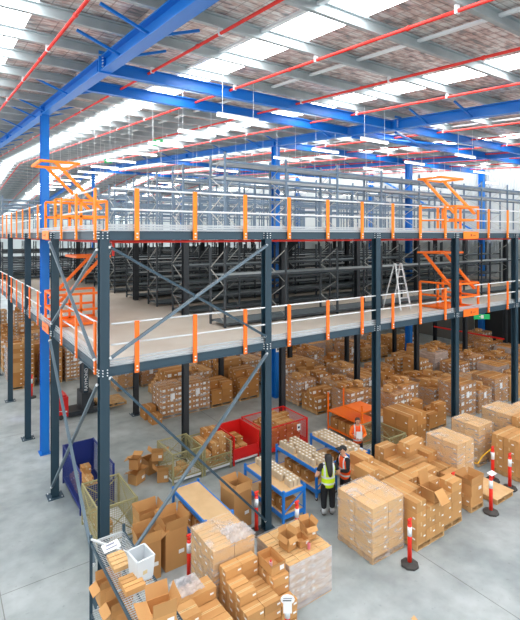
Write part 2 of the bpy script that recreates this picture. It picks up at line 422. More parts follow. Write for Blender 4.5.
# ------------------------------------------------------------------ mezzanine
CX = [3.0 + 4.28*k for k in range(7)]; CY = [10.2, 15.1, 20.0, 25.0, 30.0, 35., 40.]
ZL, ZU = 4.98, 7.9
XE, YE = 31.4, 44.
cprof2 = [(-.1,-.1),(.1,-.1),(.1,-.085),(-.07,-.085),(-.07,.085),(.1,.085),(.1,.1),(-.1,.1)]
def mcol(x, y, h, label, m):
    t = empty('mezzanine_column', (x, y, 0), label, 'column', 'mezzanine columns')
    MB().prism(cprof2, (0,0,.02), (0,0,h), up=(0,1,0)).build('shaft', m, t)
    mb = MB().box(-.22, -.22, 0, .22, .22, .02)
    for sx in (-.17, .17):
        for sy in (-.17, .17): mb.tube((sx, sy, .02), (sx, sy, .05), .014, 6, 1)
    mb.build('base_plate', [M_frame, M_galv], t)
    return t
for j, y in enumerate(CY):
    for i, x in enumerate(CX):
        if j >= 3 and i > 3: continue
        front = j == 0 or i == 0
        lab = ('dark slate steel mezzanine column, %s from the left in the front row' % ORD[i]) if j == 0 else \
              ('dark slate mezzanine column, %s along the left side from the front corner' % ORD[j]) if i == 0 else \
              'black steel mezzanine column, %s row back, %s from the left' % (ORD[j], ORD[i])
        t = mcol(x, y, 7.88 if front else 4.76, lab, M_post if front else M_black)  # inner columns get a blacker colour to stand for shade under the decks
        if front:
            mb = MB()
            for z in (ZL-.1, ZU-.1):
                for dz in (-.06, 0, .06):
                    for s_ in (-.05, .05):
                        mb.tube((s_, -.1, z+dz), (s_, -.13, z+dz), .013, 6); mb.tube((-.1, s_, z+dz), (-.13, s_, z+dz), .013, 6)
            mb.build('bolt', M_galv, t)
            if not (i == 0 and j == 0): pass
# upper deck columns inside (between lower deck and upper deck), shade put into their dark colour
for j in range(1, 5):
    for i in range(1, 7):
        t = tag(MB().prism(cprof2, (0,0,0), (0,0,ZU-ZL-.21), up=(0,1,0)).build('deck_post', M_black, None, (CX[i], CY[j], ZL+.005)),
                'shade-darkened post standing on the lower deck among shelving, %s row back, %s from left' % (ORD[j], ORD[i]), 'column', 'posts on the lower deck')
def deck(z, nm):
    t = empty('mezzanine_deck', (3, 10.2, z), '%s' % nm, 'platform')
    L = lambda a: a
    W = XE-3.; D = YE-10.2
    MB().box(.02, .02, -.03, W, D, 0).build('deck_board', M_beige, t)
    # front and side edge beams
    MB().box(.12, -.04, -.2, W, .0, 0).box(.12, -.07, -.2, W, -.04, -.185).box(.12, -.07, -.015, W, -.04, 0).build('front_beam', M_frame, t)
    MB().box(-.04, .12, -.2, .0, D, 0).box(-.07, .12, -.2, -.04, D, -.185).box(-.07, .12, -.015, -.04, D, 0).build('side_beam', M_frame, t)
    mb = MB()
    for k in range(3): mb.box(0.1, -.03+.014*k, .0+.055*k, W, -.018+.014*k, .042+.055*k); mb.box(-.03+.014*k, .1, .0+.055*k, -.018+.014*k, D, .042+.055*k)
    mb.build('toe_board', mat('toe_board_steel', s(186, 191, 194), .45, .2), t)
    MB().box(.0, .0, -.006, W, .3, .006).box(0, .3, -.006, .3, D, .006).build('edge_trim', M_galv, t)
    mb = MB(); y = .6
    for c in CY[1:]: mb.box(.02, c-10.2-.05, -.22, W, c-10.2+.05, -.04)
    mb.build('cross_beam', M_frame, t)
    mb = MB(); x = .9
    while x < W: mb.box(x-.03, .05, -.15, x+.03, D, -.035); x += .9
    mb.build('joist', M_galv, t)
    return t
deck(ZL, 'lower mezzanine deck with beige floor, slate edge beams and galvanised toe boards')
deck(ZU, 'upper mezzanine deck with slate edge beams and galvanised toe boards, at eye level')
# red sprinkler pipe under the upper deck edge
mb = MB().tube((3.25, 10.5, 7.66), (XE, 10.5, 7.66), .03, 8).tube((3.3, 10.5, 7.66), (3.3, 43, 7.66), .03, 8).tube((3.3, 10.5, 7.66), (3.3, 10.5, 7.35), .03, 8)
for k in range(1, 10): mb.tube((3.3+1.2*k*0, 11+k*3, 7.64), (9, 11+k*3, 7.6), .018, 6)
tag(mb.build('sprinkler_pipe', M_pipe), 'red pipe running right under the edge of the upper mezzanine deck', 'pipe')
# guard rails
def post_mb(o): return MB().box(-.048, -.028, -.2, .048, .015, .94).box(-.02, -.04, -.15, .02, -.028, -.12, 1).box(-.02, -.04, -.07, .02, -.028, -.04, 1)
POST = post_mb(0).mesh('post', [M_orange, M_galv]); POST2 = post_mb(0).mesh('post', [M_orange2, M_galv])
def rail(z, upper):
    nm = 'upper' if upper else 'lower'; pm = POST if upper else POST2
    segs = [('front', 'left of the safety gate', [3.7+1.425*k for k in range(9)]), ('front', 'right of the safety gate', [3.7+1.425*k for k in range(10, 19)]),
            ('side', 'near the corner column', [10.5+1.65*k for k in range(3)]), ('side', 'beyond the safety gate', [17.35+1.63*k for k in range(16)])]
    for side, nm2, ps in segs:
        t = empty('guard_rail', (ps[0], 10.2, z) if side == 'front' else (3.0, ps[0], z), 'orange posted guard rail, %s edge of the %s deck, %s' % (side, nm, nm2), 'railing')
        mbt = MB(); mbm = MB(); a = -.55 if ps[0] < 11 else -.9; e = ps[-1]-ps[0] + (.0 if ps[0] > 11 else .25)
        if side == 'front':
            mbt.tube((a, -.05, .92), (e, -.05, .92), .021, 8); mbm.tube((a, -.05, .47), (e, -.05, .47), .021, 8)
        else:
            a = -.1 if ps[0] < 11 else -.3
            mbt.tube((-.05, a, .92), (-.05, e, .92), .021, 8); mbm.tube((-.05, a, .47), (-.05, e, .47), .021, 8)
        mbt.build('top_rail', M_galv, t, smooth=True); mbm.build('middle_rail', M_galv, t, smooth=True)
        for p in ps:
            if side == 'front': put('post', pm, t, (p-ps[0], -.09, 0))
            else: put('post', pm, t, (-.09, p-ps[0], 0), -PI/2)
rail(ZU, True); rail(ZL, False)
# pallet safety gates: local x along edge (0..w), y into the deck
def gate(loc, rz, mirror, m, label, flip, w=1.5, d=1.6):
    t = empty('safety_gate', loc, label, 'gate', rz=rz)
    sx = -1 if mirror else 1
    def B(*p):                 # (p,q) in gate coordinates
        return [(a[0]*sx, a[1], a[2]) for a in p]
    def bars(name, lst, th=.07):
        mb = MB()
        for p, q in lst:
            p, q = B(p, q); mb.bar(p, q, th)
        return mb.build(name, m, t)
    for x in (0, w):
        bars('side_frame', [((x,.05,0),(x,.05,1.)), ((x,d,0),(x,d,1.)), ((x,.05,1.),(x,d,1.)), ((x,.05,.5),(x,d,.5)), ((x,.05,.06),(x,d,.06)), ((x,d*.5,0),(x,d*.5,1.))])
    if not flip: ya, yb = d-.1, .15; yo = d+.1; o2 = d-.9
    else: ya, yb = .05, d-.15; yo = -.35; o2 = .75
    # swinging arms and raised frame
    for x in (.08, w-.08):
        mb = MB(); p, q = B((x, yb, .75), (x, ya, 2.15)); mb.bar(p, q, .12, .08); mb.build('swing_arm', m, t)
    bars('raised_frame', [((.0, yo, 2.15),(w, yo, 2.15)), ((.0, o2, 2.15),(w, o2, 2.15)), ((.05, yo, 2.15),(.05, o2, 2.15)), ((w-.05, yo, 2.15),(w-.05, o2, 2.15))], .075)
    yy = .05 if not flip else d
    bars('barrier', [((0, yy, 1.),(w, yy, 1.)), ((0, yy, .5),(w, yy, .5))])
    p, q = (0, -.02, 0), (w, d, .02)
    MB().box(min(0, w*sx), .0, .012, max(0, w*sx), d, .03).build('floor_plate', m if not flip or loc[2] < 6 else m, t)
    MB().box(min(.3*sx, (w-.2)*sx), -.09, -.22, max(.3*sx, (w-.2)*sx), -.075, .05).box(min(.75*sx,.85*sx), -.094, -.13, max(.75*sx,.85*sx), -.09, -.04, 1).box(min(.9*sx,1.1*sx), -.094, -.11, max(.9*sx,1.1*sx), -.09, -.08, 1).build('sill_plate', [m, mat('sill_marks', s(196, 78, 20))], t)
gate((15.95, 10.2, ZU), 0, False, M_orange, 'orange raised pallet safety gate on the front edge of the upper deck', False)
gate((15.95, 10.2, ZL), 0, False, M_orange2, 'orange raised pallet safety gate on the front edge of the lower deck', False)
gate((3.0, 15.3, ZU), -PI/2, True, M_orange, 'orange raised pallet safety gate on the left edge of the upper deck', True)
gate((3.0, 15.3, ZL), -PI/2, True, M_orange2, 'orange raised pallet safety gate on the left edge of the lower deck', False)
# cross braces
def brace(p, q, label, m=M_brace, w=.07):
    mb = MB(); P = Vector(p); mb.bar(p, q, w, w*.6)
    for e in (p, q): mb.tube((e[0]-.03, e[1]-.03, e[2]), (e[0]+.03, e[1]+.03, e[2]), .03, 6, 1)
    tag(mb.build('brace_bar', [m, M_galv]), label, 'brace', 'mezzanine bracing bars')
brace((2.9, 10.3, 7.5), (2.9, 15.0, 5.2), 'grey bracing bar falling away from the corner column, upper left side bay', M_brace)
brace((2.84, 10.3, 5.15), (2.84, 15.0, 7.6), 'grey bracing bar rising away from the corner column, upper left side bay', M_brace)
brace((2.9, 10.3, 4.6), (2.9, 15.0, .35), 'grey bracing bar falling from the corner column to floor, left side bay', M_brace)
brace((2.84, 10.35, .75), (2.84, 15.0, 4.7), 'grey bracing bar rising from the corner column foot, left side bay', M_brace)
brace((3.12, 10.12, 7.55), (7.2, 10.12, 5.15), 'slate bracing bar falling right between the first two front columns, upper storey', M_frame, .09)
brace((3.12, 10.06, 5.2), (7.2, 10.06, 7.55), 'grey bracing bar rising right between the first two front columns, upper storey', M_brace, .09)
brace((3.12, 10.12, 4.75), (7.2, 10.12, .3), 'dark bracing bar falling right between the first two front columns, ground storey', M_frame, .09)
brace((3.12, 10.06, .4), (7.2, 10.06, 4.7), 'light grey bracing bar rising right between the first two front columns, ground storey', M_brace, .08)

# shelving on the decks
def shelving(loc, nb, h, levels, m, mshelf, label, deckshelf=True, bay=2.35, dep=.9, group=None):
    t = empty('shelving_run', loc, label, 'shelving', group)
    key = (h, dep, m.name)
    if key not in SH:
        pmh = MB().box(-.03, -.03, 0, .03, .03, h).mesh('post', m)
        mb = MB(); n = int(h/.55); 
        for k in range(n):
            a, b_ = (0, dep) if k % 2 == 0 else (dep, 0)
            mb.bar((0, a, .15+k*.55), (0, b_, .15+(k+1)*.55-.05 if k < n-1 else h-.05), .022)
        brm = mb.mesh('diagonal_lacing', mat('pale_lacing', s(176, 178, 174), .5)); SH[key] = (pmh, brm)
    pmh, brm = SH[key]
    k2 = (bay, dep, m.name, mshelf.name, deckshelf)
    if k2 not in SH:
        mb = MB(); mb.box(.03, -.02, -.07, bay-.03, .0, 0).box(.03, dep, -.07, bay-.03, dep+.02, 0)
        if deckshelf: mb.box(.03, 0, -.03, bay-.03, dep, -.01, 1)
        SH[k2] = mb.mesh('shelf', [m, mshelf])
    for i in range(nb+1):
        put('post', pmh, t, (i*bay, 0, 0)); put('post', pmh, t, (i*bay, dep, 0)); put('diagonal_lacing', brm, t, (i*bay, 0, 0))
    for i in range(nb):
        for z in levels: put('shelf', SH[k2], t, (i*bay, 0, z))
SH = {}
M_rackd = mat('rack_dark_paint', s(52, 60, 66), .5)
for r in range(12):
    y = 12.4 + 2.65*r + (.25 if r == 1 else 0); x0 = 7.3 if r < 8 else 3.6
    nb = 9 if r < 7 else 8
    lv = [.14, 1.6] if r == 0 else [.14, .62, 1.15, 1.75]
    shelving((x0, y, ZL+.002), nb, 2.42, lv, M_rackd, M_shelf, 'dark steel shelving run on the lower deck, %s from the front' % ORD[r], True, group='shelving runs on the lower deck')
    shelving((x0, y, ZU+.002), nb, 2.45, [1.3, 2.1] if r % 2 else [.12, 1.75, 2.2], M_rack, mat('galv_shelf', s(188, 196, 202), .5), 'grey steel shelving run on the upper deck, %s from the front' % ORD[r], r % 2 == 0, group='shelving runs on the upper deck')
# step ladder on lower deck
t = empty('step_ladder', (14.75, 11.9, ZL+.002), 'pale step ladder standing in front of the shelving on the lower deck', 'ladder')
for sx in (-.25, .25):
    MB().bar((sx*1.2, -.35, 0), (sx*.7, .0, 1.75), .05).build('rail', M_galv, t); MB().bar((sx*1.2, .5, 0), (sx*.7, .05, 1.75), .04).build('support_leg', M_galv, t)
for k in range(6):
    f_ = (k+.7)/6.6; MB().bar((-.3+.12*f_, -.35+.35*f_, 1.75*f_), (.3-.12*f_, -.35+.35*f_, 1.75*f_), .07, .03).build('tread', M_galv, t)

# ------------------------------------------------------------------ cartons and pallets
CM = {}
def carton_mesh(w, d, h, shade=0, lab=3, long='auto'):
    key = (round(w, 2), round(d, 2), round(h, 2), shade, lab)
    if key in CM: return CM[key]
    w, d, h = key[:3]; e = .006; LS = .075 if lab < 4 else .12
    mb = MB().box(e, e, 0, w-e, d-e, h-.003, 0)
    if w >= d:
        mb.box(e, d/2-.025, h-.003, w-e, d/2+.025, h-.001, 1)
        mb.box(e-.002, d/2-.025, h-.1, e, d/2+.025, h-.002, 1)
        mb.box(.02, d/2-.002, h-.001, w-.02, d/2+.002, h, 3)
    else:
        mb.box(w/2-.025, e, h-.003, w/2+.025, d-e, h-.001, 1)
        mb.box(w/2-.025, e-.002, h-.1, w/2+.025, e, h-.002, 1)
        mb.box(w/2-.002, .02, h-.001, w/2+.002, d-.02, h, 3)
    if lab & 1: mb.box(w*.74, e-.003, h*.45, min(w*.74+LS, w-.02), e, h*.45+LS*.5, 2)
    if lab & 2: mb.box(e-.003, d*.12, h*.4, e, min(d*.12+LS, d-.02), h*.4+LS*.5, 2)
    if lab & 4: mb.box(w*.1, e-.003, h*.35, w*.45, e, h*.8, 2)
    me = mb.mesh('carton', [(M_kraft, M_kraftd, M_kraftl)[shade], M_tape, M_label, M_seam])
    CM[key] = me; return me
def pallet_mb(w, l):
    mb = MB(); n = 7; bw = .1
    for k in range(n):
        y = k*(l-bw)/(n-1); mb.box(0, y, .125, w, y+bw, .145)
    for x in (0, w/2-.025, w-.05): mb.box(x, 0, .02, x+.05, l, .125)
    for k in range(4):
        y = k*(l-bw)/3; mb.box(0, y, 0, w, y+bw, .02)
    return mb
PM = {}
def pallet_mesh(w, l):
    k = (round(w, 2), round(l, 2))
    if k not in PM: PM[k] = pallet_mb(*k).mesh('pallet', M_wood)
    return PM[k]
def wrap_mesh(w, l, h, seed=0, top=True, thick=False):
    k = ('w', round(w, 2), round(l, 2), round(h, 2), seed % 3, top, thick)
    if k in PM: return PM[k]
    bm = bmesh.new(); rng = random.Random(seed % 3)
    n = 6
    g = .012
    def sheet(o, a, b_):
        o = Vector(o); a = Vector(a); b_ = Vector(b_); nrm = a.cross(b_).normalized()
        vs = [[bm.verts.new(o + a*i/n + b_*j/n + nrm*rng.uniform(0, .018)*(0 < i < n)) for j in range(n+1)] for i in range(n+1)]
        for i in range(n):
            for j in range(n): bm.faces.new((vs[i][j], vs[i+1][j], vs[i+1][j+1], vs[i][j+1]))
    z0 = .03
    sheet((-g, -g, z0), (w+2*g, 0, 0), (0, 0, h-z0+g)); sheet((w+g, -g, z0), (0, l+2*g, 0), (0, 0, h-z0+g))
    sheet((w+g, l+g, z0), (-w-2*g, 0, 0), (0, 0, h-z0+g)); sheet((-g, l+g, z0), (0, -l-2*g, 0), (0, 0, h-z0+g))
    if top: sheet((-g, -g, h+g), (w+2*g, 0, 0), (0, l+2*g, 0))
    me = bpy.data.meshes.new('stretch_wrap'); bm.to_mesh(me); bm.free()
    me.materials.append(M_film2 if thick else M_film)
    for p in me.polygons: p.use_smooth = True
    PM[k] = me; return me
NC = [0]
SPEC = []
def defer(me, loc, rot, label, group, w, d, h, vis=True):
    dep = F[0]*loc[0]+F[1]*loc[1]; rx = RT[0]*loc[0]+RT[1]*loc[1]
    u = 260+471.5*rx/dep; v = 235.6+471.5*(CAMZ-loc[2]-h)/dep
    inside = -10 < u < 530 and v < 622
    SPEC.append(((w*h+w*d+d*h)/dep**2*(1 if vis and inside else .01), len(SPEC), me, loc, rot, label, group))
STUFF = MB()
def stack(x, y, w, l, nx, ny, ch, hts, label=None, group=None, shade=0, wrapped=False, lab=3, wlabel=None, thick=False, stuff=False, plabel=None, top=True, jit=.012):
    """cartons in nx by ny piles on a pallet; hts = number of layers of each pile (int or list rows by y)"""
    if isinstance(hts, int): hts = [[hts]*nx for _ in range(ny)]
    cw, cl = w/nx, l/ny; hm = max(max(r) for r in hts)
    root = None
    if wrapped:
        root = empty('wrapped_pallet_load', (x, y, 0), wlabel, 'pallet load', group)
        put('pallet', pallet_mesh(w, l), root)
    else:
        tag(put('pallet', pallet_mesh(w, l), None, (x, y, 0)), plabel, 'pallet', None)
    for j in range(ny):
        for i in range(nx):
            for k in range(hts[j][i]):
                inner = (0 < i < nx-1) and (0 < j < ny-1) and k < hts[j][i]-1 and all(hts[jj][ii] > k for ii in (i-1, i+1) for jj in (j-1, j+1))
                if inner and (wrapped or hm > 3): continue
                z = .146 + k*ch
                if stuff:
                    STUFF.box(x+i*cw+.006, y+j*cl+.006, z, x+(i+1)*cw-.006, y+(j+1)*cl-.006, z+ch-.003, 0)
                    if (i+j+k) % 2: STUFF.box(x+i*cw+cw*.6, y+j*cl+.002, z+ch*.3, x+i*cw+cw*.85, y+j*cl+.006, z+ch*.6, 1)
                    continue
                jx, jy = (0, 0) if wrapped else (random.uniform(-jit, jit)*.5, random.uniform(-jit, jit)*.5)
                me = carton_mesh(cw, cl, ch, shade, lab)
                if wrapped: put('carton', me, root, (i*cw, j*cl, z))
                else:
                    defer(me, (x+i*cw+jx, y+j*cl+jy, z), (0,0,0), label, group, cw, cl, ch, k == hts[j][i]-1 or i == 0 or j == 0)
    if wrapped:
        put('stretch_wrap', wrap_mesh(w, l, .146+hm*ch, int(x*7+y*3), top, thick), root)
        if shade != 2: 
            mb = MB().box(w*.35, -.022, .146+hm*ch*.55, w*.35+.2, -.019, .146+hm*ch*.55+.26)
            mb.build('paper_label', M_paper, root)
    return root
def single(x, y, z, w, d, h, label, group=None, shade=0, rz=0, lab=3, tilt=None):
    defer(carton_mesh(w, d, h, shade, lab), (x, y, z), (0, 0, rz), label, group, w, d, h)
def open_box(x, y, z, w, d, h, label, group=None, rz=0, fl=.22, ang=(35, 60, 20, 75), mats=None, contents=None, name='open_carton'):
    t = empty(name, (x, y, z), label, 'box', group, rz)
    m = mats or [M_kraft, M_kin, M_label]; e = .006
    mb = MB().box(0, 0, 0, w, d, .01).box(0, 0, .01, w, e, h).box(0, d-e, .01, w, d, h).box(0, e, .01, e, d-e, h).box(w-e, e, .01, w, d-e, h)
    mb.box(w*.6, -.003, h*.35, w*.6+min(.14, w*.3), 0, h*.35+.09, 2)
    mb.build('box_body', m, t)
    def flap(p, q, out, a):
        a = math.radians(a); P = Vector(p); Q = Vector(q); O = Vector(out)
        dv = (O*math.sin(a)+Vector((0,0,1))*math.cos(a))*fl
        MB().slab([P, Q, Q+dv, P+dv], .005).build('flap', m[0], t)
    flap((0,0,h), (w,0,h), (0,-1,0), ang[0]); flap((w,0,h), (w,d,h), (1,0,0), ang[1])
    flap((w,d,h), (0,d,h), (0,1,0), ang[2]); flap((0,d,h), (0,0,h), (-1,0,0), ang[3])
    return t

# foreground -------------------------------------------------------------
stack(8.55, 7.65, 1.13, 1.17, 2, 2, .235, 5, wrapped=True, shade=2, lab=3, wlabel='tall pale brown wrapped carton load standing alone on the floor, frame centre')
# B: white-label cartons, thick film
BB = stack(6.02, 7.62, 1.17, 1.17, 4, 5, .17, 5, wrapped=True, shade=2, lab=5, thick=True, top=False, wlabel='silvery film wrapped load with three open boxes on top, at bottom centre')
for i, (x, y, w, d, h, a) in enumerate(((6.25, 7.95, .24, .3, .28, (150, 30, 10, 150)), (6.55, 7.9, .24, .3, .14, (60, 60, 60, 60)), (6.82, 8.02, .26, .3, .28, (130, 30, 20, 30)))):
    open_box(x, y, 1.01, w, d, h, 'small open carton on the silvery wrapped load, %s' % ('on the left', 'low one in the middle', 'on the right with splayed flaps')[i], fl=.11, ang=a, rz=(.1, -.05, -.15)[i])
tag(MB().tube((6.7, 7.8, 1.012), (6.7, 7.8, 1.13), .035, 10).build('pink_bottle', mat('pink_plastic', s(214, 120, 130), .4)), 'small pink bottle beside the open boxes on the silvery wrapped load', 'bottle')
# C stepped stack
stack(4.72, 7.2, 1.17, 1.05, 3, 4, .175, [[4,4,3],[5,4,5],[5,4,5],[6,6,5]], 'light brown carton of the stepped stack at the bottom edge, left of the silvery load', 'cartons of the stepped stack at the bottom edge', 0, plabel='pallet under the stepped carton stack at the bottom edge')
open_box(5.52, 7.55, 1.03, .34, .5, .16, 'open tray carton with a pink bottle on the stepped bottom stack', fl=.05, ang=(5, 5, 5, 5))
tag(MB().tube((5.62, 7.72, 1.045), (5.62, 7.72, 1.2), .035, 10).tube((5.62, 7.72, 1.2), (5.62, 7.72, 1.23), .02, 8, 1).build('toiletry_bottle', [mat('pale_pink', s(230, 190, 196), .4), M_red]), 'pale bottle with pink cap standing in the open tray carton', 'bottle')
# C2 wrapped stack behind
stack(4.62, 8.3, 1.0, 1.0, 2, 4, .26, 5, wrapped=True, shade=2, lab=2, wlabel='wrapped light carton load behind the stepped stack, left of the silvery load')
# loose film heap lying over the boxes
def film_heap(name, pts, label, m):
    bm = bmesh.new(); rng = random.Random(5)
    bmesh.ops.create_grid(bm, x_segments=14, y_segments=14, size=.5)
    for v in bm.verts:
        v.co.z = rng.uniform(0, .07)*(1-max(abs(v.co.x), abs(v.co.y))) + .01; v.co.x += rng.uniform(-.02, .02); v.co.y += rng.uniform(-.02, .02)
    me = bpy.data.meshes.new(name); bm.to_mesh(me); bm.free(); me.materials.append(m)
    for p in me.polygons: p.use_smooth = True
    for (loc, sc, lb) in pts:
        o = put(name, me, None, loc); o.scale = sc; tag(o, lb, 'plastic film')
film_heap('crumpled_film', [((5.35, 8.55, 1.44), (.6, .55, 1.3), 'crumpled clear film draped on the wrapped load behind the stepped stack'),
                            ((4.0, 8.25, 1.05), (.55, .5, 1.1), 'crumpled clear film on the carton stack beside the wire rack')], None, M_film2)
# D stack
stack(3.45, 7.2, 1.05, 1.15, 2, 3, .22, [[3,3],[4,3],[4,4]], 'light brown carton of the low stack between wire rack and stepped stack', 'cartons of the low stack beside the wire rack', 0, plabel='pallet under the low carton stack beside the wire rack')
# tall open cartons
open_box(3.78, 10.16, 0, .5, .5, .86, 'tall open brown carton, front left of the three beside the wire rack', rz=-.05, ang=(3, 60, 8, 12), fl=.24)
open_box(4.42, 10.2, 0, .55, .6, .92, 'tall open brown carton, front right of the three beside the wire rack', ang=(10, 14, 6, 8), fl=.26)
open_box(4.1, 10.98, 0, .62, .5, .85, 'tall open brown carton at the back of the three beside the wire rack', ang=(12, 8, 18, 4), fl=.24)
open_box(6.5, 10.55, 0, .58, .62, .98, 'tall open brown paper carton between two blue packing tables', rz=.1, ang=(-20, 10, 25, -15), fl=.2)
# row F / G right
stack(9.8, 7.35, 1.13, 1.25, 3, 3, .26, [[4,3,3],[4,4,3],[4,4,4]], 'light brown carton of the big uneven stack just right of the lone wrapped load', 'cartons of the uneven stack right of the lone load', 0, plabel='pallet under the uneven carton stack right of the lone wrapped load')
stack(10.97, 7.45, .92, 1.2, 2, 3, .25, [[3,4],[4,3],[4,4]], 'light brown carton of the second uneven stack from the lone wrapped load', 'cartons of the second uneven stack', 0, plabel='pallet under the second uneven carton stack')
stack(9.75, 8.85, 1.25, 1.15, 3, 2, .3, [[4,3,3],[3,4,3]], 'light brown carton of the stack behind the uneven stacks, beside the third column', 'cartons of the stack beside the third column', 0, plabel='pallet under the carton stack beside the third column')
stack(11.2, 8.85, 1.15, 1.1, 2, 3, .3, [[3,3],[3,4],[4,3]], 'light brown carton of the stack behind the second uneven stack', 'cartons behind the second uneven stack', 0, plabel='pallet under the cartons behind the second uneven stack')
single(11.35, 8.75, 1.5, .75, .38, .22, 'long flat carton lying across the top of the middle right stacks', None, 0, .1)
open_box(10.55, 7.38, .93, .36, .42, .3, 'open carton with a big hanging flap on the uneven stack', fl=.34, ang=(140, 160, 10, 60))
stack(12.42, 7.5, .62, 1.0, 1, 2, .3, [[1],[2]], 'brown carton on the small pallet beside the empty plywood pallet', 'cartons on the small pallet', 0, plabel='small pallet with open box, left of the empty plywood pallet')
open_box(12.44, 7.5, .447, .58, .48, .3, 'open carton with papers inside on the small pallet', fl=.2, ang=(0, 15, 25, 20))
stack(12.35, 8.65, .9, 1.0, 2, 2, .26, [[2,2],[2,3]], 'brown carton of the low stack behind the small pallet with the open box', 'cartons of the low stack behind the small pallet', 0, plabel='pallet under the low stack behind the small pallet')
t = empty('pallet', (13.4, 7.3, 0), 'empty pallet topped with a plywood sheet beside the bollards', 'pallet')
put('frame', pallet_mesh(.9, 1.1), t); MB().box(-.02, -.02, .146, .92, 1.12, .165).build('plywood_sheet', M_ply, t)
stack(15.2, 7.3, 1.17, 1.17, 2, 3, .28, [[4,4],[4,4],[4,4]], 'brown carton of the tall stack behind the two right bollards', 'cartons of the stack behind the right bollards', 0, plabel='pallet under the tall stack behind the two right bollards')
stack(16.5, 7.3, 1.17, 1.17, 2, 3, .28, [[4,4],[5,4],[5,5]], 'brown carton of the stack at the right frame edge', 'cartons of the stack at the right frame edge', 0, plabel='pallet under the stack at the right frame edge')
stack(13.25, 8.45, .9, 1.12, 2, 2, .3, 4, wrapped=True, shade=2, wlabel='pale wrapped carton load left of the yellow chain')
stack(15.1, 8.85, .85, 1.02, 2, 2, .3, 4, wrapped=True, shade=2, wlabel='pale wrapped carton load behind the yellow chain, left of the fourth front column')
stack(17.0, 8.75, 1.17, 1.1, 2, 2, .3, 4, wrapped=True, shade=2, wlabel='pale wrapped load right of the fourth front column, torn paper on top')
stack(18.4, 8.3, 1.17, 1.17, 2, 3, .28, 4, wrapped=True, shade=2, wlabel='pale wrapped load at the right frame edge, behind the edge stack')
# O big brown stack behind the mesh cage
stack(13.68, 10.6, 1.0, 1.15, 2, 2, .43, 3, 'large plain brown carton of the three-high stack behind the khaki cage', 'large cartons behind the khaki cage', 1, plabel='pallet under the three-high stack of large cartons')
# scattered cartons by the cage
for i, (x, y, z, w, d, h, a, tl) in enumerate(((4.9, 13.7, 0, .5, .4, .35, .5, None), (5.5, 13.5, 0, .42, .4, .4, -.4, None), (5.05, 13.95, .36, .4, .35, .35, .9, None), (5.45, 14.1, 0, .45, .5, .5, .2, None), (5.5, 13.95, .51, .42, .36, .3, -.5, None))):
    open_box(x+.3, y+.55, z, w*.85, d*.85, h*.9, 'empty open brown carton in the loose heap beside the khaki cage, %s' % ('lower left', 'lower right', 'upper left', 'back', 'topmost')[i], rz=a, fl=.18, ang=(30, 70, 110, 50))

# ------------------------------------------------------------------ mesh cages
def cage(x, y, w, l, h, mname, mm, label, panels=('n', 'e', 's', 'w'), solid=(), gap=.055, lowfront=False, th=.004, base=M_galv, front=.55):
    t = empty('cage_pallet', (x, y, 0), label, 'cage')
    for px in (0, w):
        for py in (0, l): MB().box(px-.025, py-.025, 0, px+.025, py+.025, h).build('corner_post', mm, t)
    MB().box(0, 0, .14, w, l, .17).box(0, 0, .1, w, .05, .14).box(0, l-.05, .1, w, l, .14).box(0, 0, .1, .05, l, .14).box(w-.05, 0, .1, w, l, .14).build('base', base, t)
    P = {'s': ((0, 0), (w, 0)), 'n': ((0, l), (w, l)), 'w': ((0, 0), (0, l)), 'e': ((w, 0), (w, l))}
    for p in panels:
        (ax, ay), (bx, by) = P[p]; hh = h if not (lowfront and p == 's') else front
        mb = MB()
        mb.bar((ax, ay, hh-.02), (bx, by, hh-.02), .035); mb.bar((ax, ay, .2), (bx, by, .2), .03)
        ln = math.hypot(bx-ax, by-ay)
        if p in solid:
            mb.bar((ax, ay, (.2+hh)/2), (bx, by, (.2+hh)/2), .012, hh-.22)
        else:
            n = int(ln/gap)
            for k in range(1, n): 
                q = k/n; X = ax+(bx-ax)*q; Y = ay+(by-ay)*q; mb.box(X-th/2, Y-th/2, .2, X+th/2, Y+th/2, hh-.02)
            n = int((hh-.2)/gap)
            for k in range(1, n): z = .2+(hh-.22)*k/n; mb.bar((ax, ay, z), (bx, by, z), th)
            if mm is M_khaki:
                mb.bar((ax, ay, .22), (bx, by, hh-.04), .02); mb.bar((ax, ay, hh-.04), (bx, by, .22), .02)
        mb.build('panel', mm, t)
    return t
def filler(x, y, z, nx, ny, hts, cw, cl, ch, label, group, shade=0):
    for i in range(nx):
        for j in range(ny):
            for k in range(hts[(i*ny+j) % len(hts)]):
                single(x+i*cw+random.uniform(-.01, .01), y+j*cl+random.uniform(-.01, .01), z+k*ch, cw-.02, cl-.02, ch-.001, label, group, shade, 0)
cage(6.13, 13.58, 1.02, 1.2, 1.0, 'k', M_khaki, 'khaki wire mesh cage beside the loose heap of cartons', th=.006)
filler(6.25, 13.75, .172, 2, 2, [1, 0, 1, 1], .3, .3, .2, 'small carton inside the first khaki cage', 'cartons in the first khaki cage')
tag(MB().box(0, 0, 0, .22, .16, .16).box(.03, .03, .16, .19, .13, .2).build('black_pouch', M_black, None, (6.75, 14.3, .172)), 'black bag inside the first khaki cage', 'bag')
cage(7.25, 13.6, .98, 1.15, .9, 'k', M_khaki, 'khaki wire mesh cage filled with cartons, left of the red panelled cage', lowfront=True, th=.006)
filler(7.32, 13.75, .172, 3, 3, [2, 3, 3, 3, 3, 4, 4, 3, 4], .28, .3, .24, 'brown carton piled in the second khaki cage', 'cartons in the second khaki cage')
cage(8.37, 13.62, 1.0, 1.2, 1.0, 'r', M_red, 'red cage with solid side panels and a low red front gate', panels=('n', 's', 'w', 'e'), solid=('n', 'e', 's'), lowfront=True)
filler(8.5, 13.85, .172, 2, 3, [2, 2, 3, 2, 3, 3], .3, .3, .16, 'small brown carton in the red panelled cage', 'cartons in the red panelled cage')
